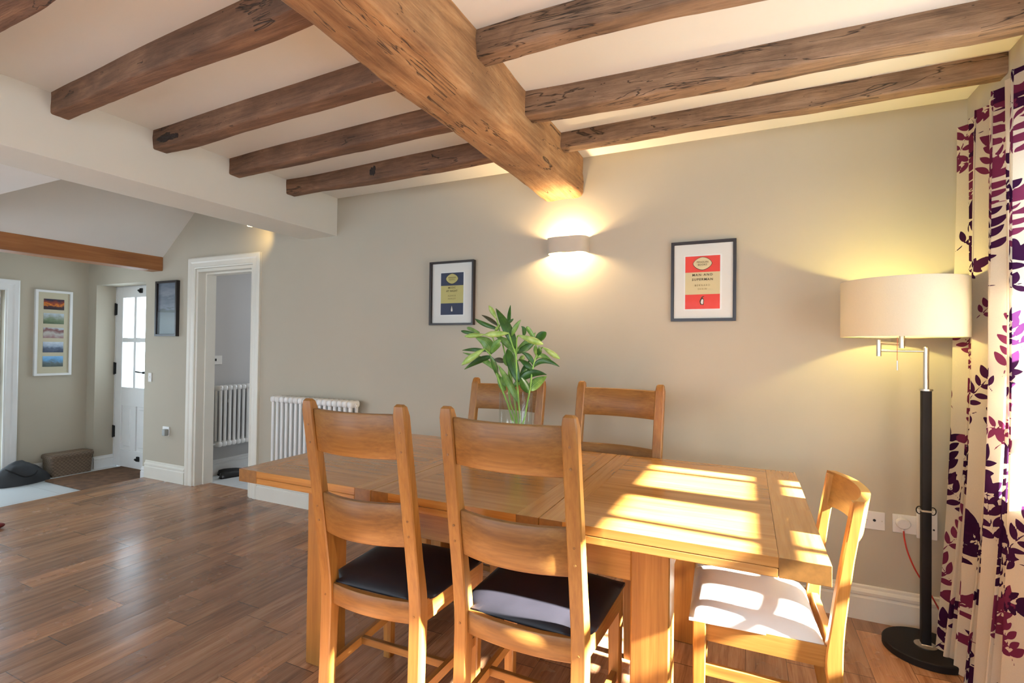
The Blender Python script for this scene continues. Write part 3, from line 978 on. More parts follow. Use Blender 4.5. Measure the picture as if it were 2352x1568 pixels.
# ---------------------------------------------------------------- low-backed chair at the table end
def low_chair():
    t = thing('dining_chair', 'low-backed pale oak chair with a white seat at the sunny table end', 'chair', (.238, -1.072, 0), D2R(90 + 2.5))
    BK = [(0, -.050), (.20, -.018), (.38, 0), (.46, -.001), (.55, -.008), (.70, -.026), (.865, -.052)]
    DP = [(0, .028), (.30, .038), (.42, .044), (.50, .036), (.70, .030), (.865, .030)]
    w, pw = .325, .034
    zz = [0, .1, .2, .28, .34, .38, .41, .44, .48, .52, .6, .7, .78, .84, .862]
    for s in (-1, 1):
        b = new(); rings = []
        for z in zz:
            y, d = path(BK, z), path(DP, z)
            rings.append([(s * (w/2 + pw/2) + px, y + d/2 + py, z) for px, py in rrect(pw, d, .004, 1)])
        loft(b, rings)
        smooth_angle(obj('back_post', b, M['lightz'], t), 30)
    # crest rail: deep bow between the posts
    b = new(); rings = []
    for i in range(19):
        u = -1 + 2 * i / 18
        x = u * (w/2 + pw * .98)
        bow = -.046 * (1 - abs(u)**2.2)
        z0 = .752 + .012 * (1 - u*u)
        rings.append([(x, path(BK, z) + .004 + bow + dy, z) for z, dy in ((z0, 0), (.868, 0), (.868, .024), (z0, .026))])
    loft(b, rings); smooth_angle(obj('crest_rail', b, M['lightx'], t), 40)
    hw = .188; yf = .375
    for s in (-1, 1):
        b = new(); rings = []
        for z, wd in ((0, .030), (.3, .036), (.448, .038)):
            rings.append([(s * (hw - .017) + px, yf + py, z) for px, py in rrect(wd, wd, .003, 1)])
        loft(b, rings); obj('front_leg', b, M['lightz'], t)
        for nm, z0, z1, th in (('seat_rail', .392, .452, .022), ('stretcher', .285, .318, .018)):
            b = new(); xa, xb = s * (w/2 + pw*.5), s * (hw - .017)
            loft(b, [[(xa - th/2, .035, z0), (xa + th/2, .035, z0), (xa + th/2, .035, z1), (xa - th/2, .035, z1)], [(xb - th/2, yf - .01, z0), (xb + th/2, yf - .01, z0), (xb + th/2, yf - .01, z1), (xb - th/2, yf - .01, z1)]])
            obj(nm, b, M['chy'], t)
    b = new(); box(b, -hw + .03, hw - .03, yf - .01, yf + .012, .392, .452, .002); obj('seat_rail', b, M['lightx'], t)
    b = new(); box(b, -w/2, w/2, .006, .028, .392, .452, .002); obj('seat_rail', b, M['lightx'], t)
    b = new(); N = 20; grid = []
    for j in range(N + 1):
        v = j / N; y = .045 + v * (yf - .015); row = []
        for i in range(N + 1):
            u = -1 + 2 * i / N
            dome = .056 * (max(0, 1 - abs(u)**3) ** .5) * (max(0, 1 - abs(2*v-1)**5) ** .5)
            sag = -.006 * (1 - u*u)
            row.append(b.verts.new((u * (hw - .004 + .006 * v), y, .456 + dome + sag)))
        grid.append(row)
    for j in range(N):
        for i in range(N): b.faces.new((grid[j][i], grid[j][i+1], grid[j+1][i+1], grid[j+1][i]))
    border = [grid[0][i] for i in range(N+1)] + [grid[j][N] for j in range(1, N+1)] + [grid[N][i] for i in range(N-1, -1, -1)] + [grid[j][0] for j in range(N-1, 0, -1)]
    lowv = [b.verts.new((v.co.x, v.co.y, .447)) for v in border]
    n = len(border)
    for i in range(n): b.faces.new((border[i], border[(i+1) % n], lowv[(i+1) % n], lowv[i]))
    b.faces.new(lowv)
    smooth_angle(obj('seat_pad', b, M['white_leather'], t, smooth=True), 60)
low_chair()

# ---------------------------------------------------------------- pictures
def frame_bm(w, h, fw, depth, x0=0, z0=0):
    """mitred frame facing -y, back at y=0"""
    b = new()
    rings = []
    for (x, z, sx, sz) in ((x0, z0, 1, 1), (x0 + w, z0, -1, 1), (x0 + w, z0 + h, -1, -1), (x0, z0 + h, 1, -1)):
        rings.append([(x, 0, z), (x, -depth, z), (x + sx*fw*.9, -depth, z + sz*fw*.9), (x + sx*fw, -depth + .002, z + sz*fw), (x + sx*fw, -.004, z + sz*fw), (x + sx*fw, 0, z + sz*fw)])
    rings.append(rings[0])
    R = []
    vs = [[b.verts.new(p) for p in r] for r in rings[:4]]
    n = 6
    for k in range(4):
        a, c = vs[k], vs[(k+1) % 4]
        for i in range(n): b.faces.new((a[i], a[(i+1) % n], c[(i+1) % n], c[i]))
    return b

def lozenge(bm, cx, cz, w, h, y, mat, n=40):
    """rounded cartouche: wide oval with pinched shoulders"""
    pts = []
    for k in range(n):
        a = 2 * PI * k / n
        c, s = math.cos(a), math.sin(a)
        r = 1 / (abs(c)**1.62 + abs(s)**1.62) ** (1/1.62)
        pts.append((cx + w/2 * c * r, y, cz + h/2 * s * r))
    quad_f = bm.faces.new([bm.verts.new(p) for p in pts]); quad_f.material_index = mat

def poly(bm, pts, y, mat):
    f = bm.faces.new([bm.verts.new((x, y, z)) for x, z in pts]); f.material_index = mat

def rect(bm, x0, x1, z0, z1, y, mat):
    f = quad(bm, [(x0, y, z0), (x1, y, z0), (x1, y, z1), (x0, y, z1)], mat)

def book_print(label, x, z, w, h, mat_band, mat_mid, fw, depth, title, author, cart, cw, cx0, cz0, cz1, seal, inkA, inkB):
    t = thing('framed_print', label, 'picture', (x, -.001, z))
    obj('picture_frame', frame_bm(w, h, fw, depth), M['black_wood'], t)
    b = new(); box(b, fw - .004, w - fw + .004, -.010, -.002, fw - .004, h - fw + .004); obj('mount', b, M['mount'], t)
    b = new()
    x0, x1 = cx0, cx0 + cw
    H = cz1 - cz0
    ya = -.0112
    mats = [mat_band, mat_mid, M['ink']]
    rect(b, x0 - .006, x1 + .009, cz0 - .006, cz1 + .006, -.0106, 3)
    rect(b, x0, x1, cz0, cz0 + H*.275, ya, 0)
    rect(b, x0, x1, cz0 + H*.275, cz0 + H*.695, ya, 1)
    rect(b, x0, x1, cz0 + H*.695, cz1, ya, 0)
    mx = (x0 + x1) / 2
    lozenge(b, mx, cz0 + H*.855, cw*.56, H*.255, ya - .0005, 2)
    lozenge(b, mx, cz0 + H*.857, cw*.53, H*.235, ya - .001, 1)
    # small bird mark in the lower band
    by = ya - .0006
    s = H * .075
    cz = cz0 + H * .145
    if seal:
        body = [(-.10, -.95), (.35, -.9), (.42, -.2), (.50, .25), (.30, .62), (.05, .95), (.62, 1.25), (.15, 1.3), (-.2, 1.05), (-.45, .55), (-.72, .1), (-.62, -.5), (-.45, -.85)]
        belly = [(-.15, -.75), (.18, -.7), (.25, -.1), (.28, .35), (.02, .55), (-.25, .3), (-.40, -.3)]
    else:
        body = [(-.30, -.95), (.34, -.95), (.42, -.3), (.25, .45), (.05, 1.2), (-.12, 1.1), (-.3, .4), (-.42, -.3)]
        belly = [(-.26, -.88), (.30, -.88), (.34, -.3), (.16, .4), (.03, .95), (-.16, .35), (-.32, -.3)]
    poly(b, [(mx + px*s*.9, cz + pz*s) for px, pz in body], by, 2)
    poly(b, [(mx + px*s*.9, cz + pz*s) for px, pz in belly], by - .0004, 4)
    pr = obj('print', b, [mat_band, mat_mid, M['ink'], M['white'], M['mount']], t, normals=False)
    y = ya - .0016
    zz = lambda f: cz0 + H * f
    if cart:
        text_mesh([('PENGUIN', mx, zz(.868), H*.034, 1.05, .00006), ('BOOKS', mx, zz(.818), H*.034, 1.1, .00006)], pr, M['ink'] if seal else M['ink_soft'], y)
    text_mesh([(s_, mx, zz(zf), H*hf, sp, .0001) for s_, zf, hf, sp in title], pr, inkA, y)
    text_mesh([(s_, mx, zz(zf), H*hf, sp, 0) for s_, zf, hf, sp in author], pr, inkB, y, name='small_lettering')
    b = new(); box(b, fw - .002, w - fw + .002, -depth + .008, -depth + .0095, fw - .002, h - fw + .002)
    obj('glazing', b, M['picture_glass'], t)
    return t
book_print('black-framed red and cream book-cover print right of the wall light', -.387, 1.436, .332, .438, M['red_ink'], M['cream_paper'], .016, .020,
           [('MAN AND', .622, .046, 1.35), ('SUPERMAN', .535, .046, 1.25)], [('BERNARD', .430, .034, 1.45), ('SHAW', .360, .034, 1.4)], True, .178, .0745, .067, .356, True, M['ink'], M['ink_soft'])
book_print('black-framed navy and yellow book-cover print left of the wall light', -1.986, 1.428, .346, .432, M['navy_ink'], M['olive_paper'], .013, .032,
           [('MUSIC', .622, .044, 1.25), ('AT NIGHT', .545, .044, 1.15)], [('ALDOUS', .435, .036, 1.25), ('HUXLEY', .365, .036, 1.25)], True, .178, .082, .070, .355, False, M['ink'], M['ink_soft'])

# dark framed landscape photograph by the doorway
def grad_mat(name, stops, axis=2, scale=1.0, off=0.0, nscale=18, namt=.25, stretch=(1, 1, 4)):
    m, nt, b = mat_new(name)
    t = nt.nodes.new('ShaderNodeTexCoord')
    sp = nt.nodes.new('ShaderNodeSeparateXYZ'); lk(nt, t.outputs['Object'], sp.inputs[0])
    f = math_n(nt, 'MULTIPLY', math_n(nt, 'SUBTRACT', sp.outputs[axis], off), scale)
    n = noise_tex(nt, objcoord(nt, stretch), nscale, 4)
    f = math_n(nt, 'ADD', f, math_n(nt, 'MULTIPLY', math_n(nt, 'SUBTRACT', n.outputs['Fac'], .5), namt))
    r = ramp(nt, f, stops)
    lk(nt, r.outputs['Color'], b.inputs['Base Color']); b.inputs['Roughness'].default_value = .35
    return m
t = thing('framed_print', 'tall black-framed dark landscape photograph beside the doorway', 'picture', (-5.090, -.001, 1.349))
obj('picture_frame', frame_bm(.322, .518, .020, .032), M['black_wood'], t)
b = new(); box(b, .018, .304, -.012, -.003, .018, .500)
obj('print', b, grad_mat('misty_landscape_print', [(0, (.05, .06, .065)), (.3, (.11, .13, .13)), (.48, (.08, .09, .10)), (.55, (.20, .22, .27)), (.72, (.12, .14, .18)), (.80, (.24, .26, .31)), (1, (.12, .14, .19))], scale=2.0, nscale=9, namt=.35, stretch=(1, 1, 4.5)), t)
b = new(); box(b, .018, .304, -.026, -.0245, .018, .500); obj('glazing', b, M['picture_glass'], t)

# white multi-photo frame in the hall (faces +x)
t = thing('photo_frame', 'white frame with a column of five holiday photographs in the hall', 'picture', (-6.299, -.447, .950), D2R(90))
obj('picture_frame', frame_bm(.298, .845, .022, .030), M['white'], t)
b = new(); box(b, .020, .278, -.014, -.003, .020, .825); obj('mount', b, plain('cream_photo_mount', (.58, .52, .38), .8, var=.02), t)
ph = [([(0, (.02, .015, .02)), (.35, (.06, .02, .03)), (.5, (.75, .22, .02)), (.62, (.30, .05, .02)), (1, (.03, .025, .06))], 'sunset'),
      ([(0, (.10, .14, .08)), (.45, (.20, .26, .16)), (.7, (.35, .38, .36)), (1, (.5, .58, .66))], 'meadow'),
      ([(0, (.35, .2, .2)), (.4, (.5, .48, .46)), (.75, (.22, .08, .08)), (1, (.5, .55, .6))], 'red roofed street'),
      ([(0, (.05, .07, .12)), (.35, (.10, .13, .2)), (.6, (.35, .42, .55)), (1, (.6, .66, .74))], 'lake'),
      ([(0, (.08, .10, .09)), (.4, (.14, .18, .2)), (.65, (.15, .38, .68)), (1, (.25, .5, .8))], 'blue sky')]
for i, (st, nm) in enumerate(ph):
    z0 = .655 - i * .142
    b = new(); box(b, .068, .232, -.0165, -.0145, z0, z0 + .105)
    tag(obj('photograph', b, grad_mat('photo_' + nm.replace(' ', '_'), st, scale=1/.105, off=z0, nscale=22, namt=.9, stretch=(1, 1, 1.3)), t), 'small ' + nm + ' photograph')
b = new(); box(b, .020, .278, -.024, -.0225, .020, .825); obj('glazing', b, M['picture_glass'], t)

# ---------------------------------------------------------------- wall light
t = thing('wall_light', 'curved plaster up-and-down wall light glowing below the main beam', 'wall light', (-.991, -.0005, 1.902))
b = new(); hw, dp, th = .128, .088, .006; n = 28
def plan(hw, dp):
    out = []
    for k in range(n + 1):
        a = PI * k / n
        c, s = math.cos(a), math.sin(a)
        out.append((-hw * math.copysign(abs(c)**.55, c), -dp * abs(s)**.62))
    return out
po, pi_ = plan(hw, dp), plan(hw - th, dp - th)
ring = lambda P, z: [(x, y, z) for x, y in P]
for za, Pa, zb, Pb in ((-.047, po, .047, po), (.047, po, .047, pi_), (.047, pi_, -.047, pi_), (-.047, pi_, -.047, po)):
    loft(b, [ring(Pa, za), ring(Pb, zb)], cap=False, closed=False)
bmesh.ops.remove_doubles(b, verts=b.verts, dist=1e-5)
smooth_angle(obj('lamp_body', b, M['plaster'], t), 50)
b = new(); box(b, -.04, .04, -.012, 0, -.03, .03, .002); cyl(b, (0, -.012, 0), (0, -.02, 0), .012); obj('bracket', b, M['white'], t)
b = new(); bmesh.ops.create_uvsphere(b, u_segments=16, v_segments=10, radius=.014); bmesh.ops.translate(b, verts=b.verts, vec=(0, -.038, 0)); obj('bulb', b, M['bulb_warm'], t, smooth=True)
l = light('wall_light_glow', 'POINT', (-.991, -.046, 1.902), SCONCE, (1.0, .70, .36), radius=.022)

# ---------------------------------------------------------------- small spotlight under the slope
t = thing('spotlight', 'small warm spotlight behind the boxed beam above the doorway', 'spotlight', (-3.36, -.36, 2.150))
b = new(); cyl(b, (0, 0, .02), (0, 0, .10), .028, n=20); cyl(b, (0, 0, .10), (0, 0, .112), .04, n=20); obj('lamp_body', b, M['chrome'], t)
b = new(); cyl(b, (0, 0, .1121), (.13, 0, .13), .006, n=8); obj('arm', b, M['chrome'], t)
b = new(); cyl(b, (0, 0, .012), (0, 0, .02), .024, n=20); obj('bulb', b, M['bulb_warm'], t)
_s = light('spotlight_glow', 'SPOT', (-3.52, -.20, 2.20), SPOTE, (1, .68, .25), (-.9, 1.0, -.22), radius=.01).data
_s.spot_size = D2R(80); _s.spot_blend = 1

# ---------------------------------------------------------------- floor lamp
def floor_lamp():
    L = thing('floor_lamp', 'black floor lamp with a wide cream drum shade by the curtain', 'lamp', (.697, -.215, 0))
    b = new(); lathe(b, [(0, 0), (.148, 0), (.152, .003), (.152, .027), (.148, .031), (0, .031)], n=48)
    bmesh.ops.remove_doubles(b, verts=b.verts, dist=1e-6)
    smooth_angle(obj('base', b, M['black'], L), 40)
    b = new(); cyl(b, (0, 0, .0308), (0, 0, .034), .040, n=32); box(b, -.021, .021, -.021, .021, .034, .041, .002); obj('collar', b, M['chrome'], L)
    b = new()
    loft(b, [[(px, py, z) for px, py in rrect(.034, .034, .004, 2)] for z in (.041, 1.116)])
    p = smooth_angle(obj('pole', b, M['black'], L), 35)
    b = new(); box(b, -.019, .019, -.019, .019, .600, .608, .001); obj('band', b, M['chrome'], p)
    for s in (-1, 1):
        b = new(); c = (s * .023, -.004, .604)
        tube(b, [(c[0] + .011 * math.cos(a), c[1], c[2] + .016 * math.sin(a)) for a in [2*PI*k/16 for k in range(17)]], .0022, 6)
        obj('ring', b, M['black'], p)
    b = new(); cyl(b, (0, 0, 1.116), (0, 0, 1.124), .024, n=20); cyl(b, (0, 0, 1.124), (0, 0, 1.300), .0105, n=20); cyl(b, (0, 0, 1.300), (0, 0, 1.304), .0105, .008, n=20)
    smooth_angle(obj('stem', b, M['chrome'], L), 40)
    E_ = Vector((-.170, -.012, 0)); S_ = Vector((-.097, -.055, 0))
    b = new(); cyl(b, Vector((0, 0, 1.286)), E_ + Vector((0, 0, 1.286)), .0052, n=12)
    cyl(b, E_ + Vector((0, 0, 1.262)), E_ + Vector((0, 0, 1.300)), .0095, n=16)
    cyl(b, E_ + Vector((0, 0, 1.3005)), E_ + Vector((0, 0, 1.334)), .0095, n=16)
    cyl(b, E_ + Vector((0, 0, 1.322)), S_ + Vector((0, 0, 1.316)), .0055, n=12)
    smooth_angle(obj('swing_arm', b, M['chrome'], L), 40)
    b = new(); cyl(b, S_ + Vector((0, 0, 1.298)), S_ + Vector((0, 0, 1.40)), .0105, n=16)
    smooth_angle(obj('lamp_holder', b, M['chrome'], L), 40)
    b = new(); tube(b, [S_ + Vector((-.018, -.01, 1.40)), S_ + Vector((-.018, -.01, 1.244))], .0009, 6); o = obj('pull_cord', b, M['red_cord'], L)
    b = new(); cyl(b, S_ + Vector((-.018, -.01, 1.244)), S_ + Vector((-.018, -.01, 1.203)), .0028, n=10); obj('pull_handle', b, M['chrome'], o)
    b = new(); r = .222
    c = S_
    lathe(b, [(r, 1.344), (r, 1.585), (r - .0016, 1.585), (r - .0016, 1.344), (r, 1.344)], (c.x, c.y, 0), n=72)
    bmesh.ops.remove_doubles(b, verts=b.verts, dist=1e-6)
    sh = smooth_angle(obj('lamp_shade', b, M['shade'], L), 40)
    b = new()
    for a in (0, 120, 240):
        a = D2R(a + 20); cyl(b, c + Vector((.012 * math.cos(a), .012 * math.sin(a), 1.40)), c + Vector(((r - .002) * math.cos(a), (r - .002) * math.sin(a), 1.40)), .0018, n=6)
    for z in (1.346, 1.583):
        tube(b, [c + Vector(((r - .003) * math.cos(2*PI*k/64), (r - .003) * math.sin(2*PI*k/64), z)) for k in range(65)], .0018, 6)
    obj('shade_ring', b, M['chrome'], sh)
    b = new(); bmesh.ops.create_uvsphere(b, u_segments=20, v_segments=12, radius=.028); bmesh.ops.translate(b, verts=b.verts, vec=c + Vector((0, 0, 1.44))); obj('bulb', b, M['bulb_lamp'], L, smooth=True)
    # flex and plug
    W = Vector((.697, -.215, 0))
    pts = [(.662, -.034, .452), (.663, -.040, .42), (.674, -.050, .36), (.700, -.055, .29), (.730, -.060, .235), (.765, -.070, .17), (.800, -.080, .09), (.812, -.09, .045), (.806, -.10, .018), (.785, -.13, .008), (.76, -.17, .010)]
    b = new(); tube(b, spline([Vector(p_) - W for p_ in pts], 6), .0034, 8); obj('flex', b, M['red_cord'], L)
    b = new()
    pl = [(0.028*math.cos(a)*1.0, 0.024*math.sin(a)) for a in [2*PI*k/20 for k in range(20)]]
    loft(b, [[(x*s_, y_, z*s_ + .483) for x, z in pl] for y_, s_ in ((-.012, 1), (-.030, 1), (-.036, .86))])
    cyl(b, (0, -.026, .462), (0, -.026, .448), .006, n=10)
    bmesh.ops.translate(b, verts=b.verts, vec=Vector((.662, 0, 0)) - W)
    smooth_angle(obj('plug', b, M['plastic'], L), 40)
    light('floor_lamp_glow', 'POINT', (.697 + c.x, -.215 + c.y, 1.46), LAMP, (1.0, .84, .27), radius=.03)
M['bulb_lamp'] = emit('floor_lamp_bulb_glow', (1.0, .82, .35), 6)
floor_lamp()

# ---------------------------------------------------------------- sockets and switches
def plate(name, label, cat, loc, w, h, t=.009, rot=0, parts=()):
    r = thing(name, label, cat, loc, rot)
    b = new(); box(b, -w/2, w/2, -t, 0, -h/2, h/2, .003, 2); obj('face_plate', b, M['plastic'], r)
    for nm, (x0, x1, z0, z1, d), m in parts:
        b = new(); box(b, x0, x1, -t - d, -t + .001, z0, z1, .0012 if d > .002 else 0); obj(nm, b, m, r)
    return r
r = plate('aerial_socket', 'single white aerial socket low on the wall beside the low-backed chair', 'socket', (.554, 0, .476), .086, .086)
b = new(); cyl(b, (0, -.0085, .002), (0, -.0115, .002), .006, n=16); obj('aerial_hole', b, M['dark_hole'], r)
for s in (-1, 1):
    b = new(); cyl(b, (s*.030, -.0088, .001), (s*.030, -.0100, .001), .003, n=10); obj('screw', b, M['chrome'], r)
r = plate('power_socket', 'double white power socket holding the lamp plug', 'socket', (.698, 0, .477), .146, .086, parts=[('rocker_switch', (-.052, -.040, .020, .038, .003), M['white']), ('rocker_switch', (.012, .024, .020, .038, .003), M['white'])])
r = plate('cable_outlet', 'taller white outlet plate behind the lamp pole', 'socket', (.752, -.0095, .491), .076, .134, .012)
b = new(); cyl(b, (.024, -.0115, -.020), (.024, -.0135, -.020), .004, n=12); obj('aerial_hole', b, M['dark_hole'], r)
r = plate('power_socket', 'white power socket on the wall below the dark landscape photograph', 'socket', (-4.925, 0, .462), .10, .086)
b = new(); box(b, .0, .045, -.045, -.009, -.038, .022, .006, 2); obj('plug', b, plain('grey_plug_adapter', (.30, .31, .29), .4), r)
plate('light_switch', 'small white light switch at the hall corner of the back wall', 'switch', (-5.19, 0, .955), .05, .086, parts=[('rocker_switch', (-.006, .006, -.012, .012, .004), M['white'])])
r = plate('light_switch', 'white light switch on the passage wall above its radiator', 'switch', (-4.719, .345, 1.125), .086, .086, rot=D2R(90), parts=[('rocker_switch', (-.036, -.018, -.010, .014, .006), M['dark_hole'])])

# ---------------------------------------------------------------- column radiators
def radiator(label, loc, rotz, n, pitch, h, tubes=2, group=None, valve_side=-1):
    R_ = thing('radiator', label, 'radiator', loc, rotz, group)
    sec = None
    for i in range(n):
        x = (i - (n - 1) / 2) * pitch
        if sec is None:
            b = new()
            ys = [(-.032, .032), (-.045, 0, .045)][tubes - 2]
            for y in ys: cyl(b, (0, y, .035), (0, y, h - .035), .0125, n=12)
            for z in (.026, h - .026):
                loft(b, [[(px * k, py * k2, z + dz) for px, py in rrect(pitch * .98, .105, .020, 3)] for dz, k, k2 in ((-.024, .55, .80), (-.016, .92, .96), (0, 1, 1), (.016, .92, .96), (.024, .55, .80))])
            sec = smooth_angle(obj('column', b, M['white'], R_), 50)
            o = sec
        else:
            o = sec.copy(); COL.objects.link(o)
        o.location = (x, 0, 0); o.parent = R_
    xe = valve_side * (n / 2) * pitch
    b = new(); cyl(b, (xe, 0, .03), (xe + valve_side*.05, 0, .03), .008, n=10); cyl(b, (xe + valve_side*.05, 0, -.0), (xe + valve_side*.05, 0, .085), .013, n=12); cyl(b, (xe + valve_side*.05, 0, 0), (xe + valve_side*.05, 0, -loc[2]), .007, n=10)
    smooth_angle(obj('valve', b, M['white'], R_), 40)
    b = new(); cyl(b, (-xe, 0, h - .035), (-xe - valve_side*.012, 0, h - .035), .018, n=16); cyl(b, (-xe - valve_side*.012, 0, h - .035), (-xe - valve_side*.020, 0, h - .035), .008, n=10)
    obj('end_cap', b, M['chrome'], R_)
    if valve_side > 0:
        b = new(); cyl(b, (xe, 0, h - .035), (xe + .010, 0, h - .035), .018, n=16); cyl(b, (xe + .010, -.004, h - .035), (xe + .018, -.004, h - .035), .007, n=10); obj('end_cap', b, M['plastic'], R_)
    b = new()
    for x in (-n*pitch*.3, n*pitch*.3): box(b, x - .012, x + .012, .03, .094 if rotz == 0 else .092, h*.7, h*.7 + .03, .002)
    obj('bracket', b, M['white'], R_)
    return R_
radiator('white column radiator on the back wall behind the table', (-2.975, -.096, .262), 0, 17, .0488, .620, valve_side=1)
radiator('white column radiator in the passage beyond the doorway', (-4.622, .66, .292), D2R(90), 16, .0488, .590)

# lily geometry: stems, buds (base, tip, width) and leaves (base, middle, tip, width, tone), metres
STEMS= [[(-1.013, -0.74, 0.925), (-1.041, -0.75, 1.019), (-1.06, -0.76, 1.072), (-1.093, -0.77, 1.162), (-1.122, -0.77, 1.24), (-1.155, -0.77, 1.273)], [(-0.992, -0.74, 0.927), (-1.013, -0.733, 1.052), (-1.031, -0.727, 1.134), (-1.072, -0.72, 1.258), (-1.107, -0.72, 1.388), (-1.119, -0.72, 1.426)], [(-0.977, -0.74, 0.926), (-0.977, -0.757, 1.023), (-0.98, -0.773, 1.138), (-0.98, -0.79, 1.243), (-0.999, -0.79, 1.295), (-1.017, -0.79, 1.347)], [(-0.959, -0.74, 0.927), (-0.941, -0.743, 1.008), (-0.925, -0.747, 1.082), (-0.911, -0.75, 1.179), (-0.895, -0.75, 1.236), (-0.865, -0.75, 1.281)], [(-0.997, -0.74, 0.924), (-1.04, -0.723, 1.029), (-1.054, -0.707, 1.174), (-1.046, -0.69, 1.321), (-1.064, -0.69, 1.393)], [(-1.001, -0.74, 1.218), (-0.991, -0.757, 1.275), (-0.982, -0.773, 1.328), (-0.964, -0.79, 1.337)], [(-1.137, -0.74, 1.24), (-1.114, -0.75, 1.29), (-1.121, -0.76, 1.332), (-1.155, -0.77, 1.342)], [(-0.899, -0.74, 1.236), (-0.887, -0.743, 1.26), (-0.888, -0.747, 1.276)], [(-1.097, -0.74, 1.387), (-1.093, -0.733, 1.383)], [(-0.988, -0.74, 1.095), (-0.976, -0.757, 1.117)]]
BUDS= [((-1.156, -0.77, 1.342), (-1.258, -0.786, 1.333), 0.0261), ((-1.017, -0.79, 1.348), (-1.135, -0.814, 1.339), 0.0338), ((-0.964, -0.79, 1.337), (-0.841, -0.796, 1.298), 0.0361), ((-0.855, -0.76, 1.283), (-0.766, -0.781, 1.233), 0.0279), ((-1.15, -0.78, 1.273), (-1.261, -0.806, 1.194), 0.0361), ((-1.117, -0.72, 1.42), (-1.158, -0.726, 1.486), 0.027), ((-1.09, -0.74, 1.391), (-1.128, -0.715, 1.359), 0.018), ((-0.998, -0.71, 1.217), (-0.979, -0.692, 1.242), 0.027)]
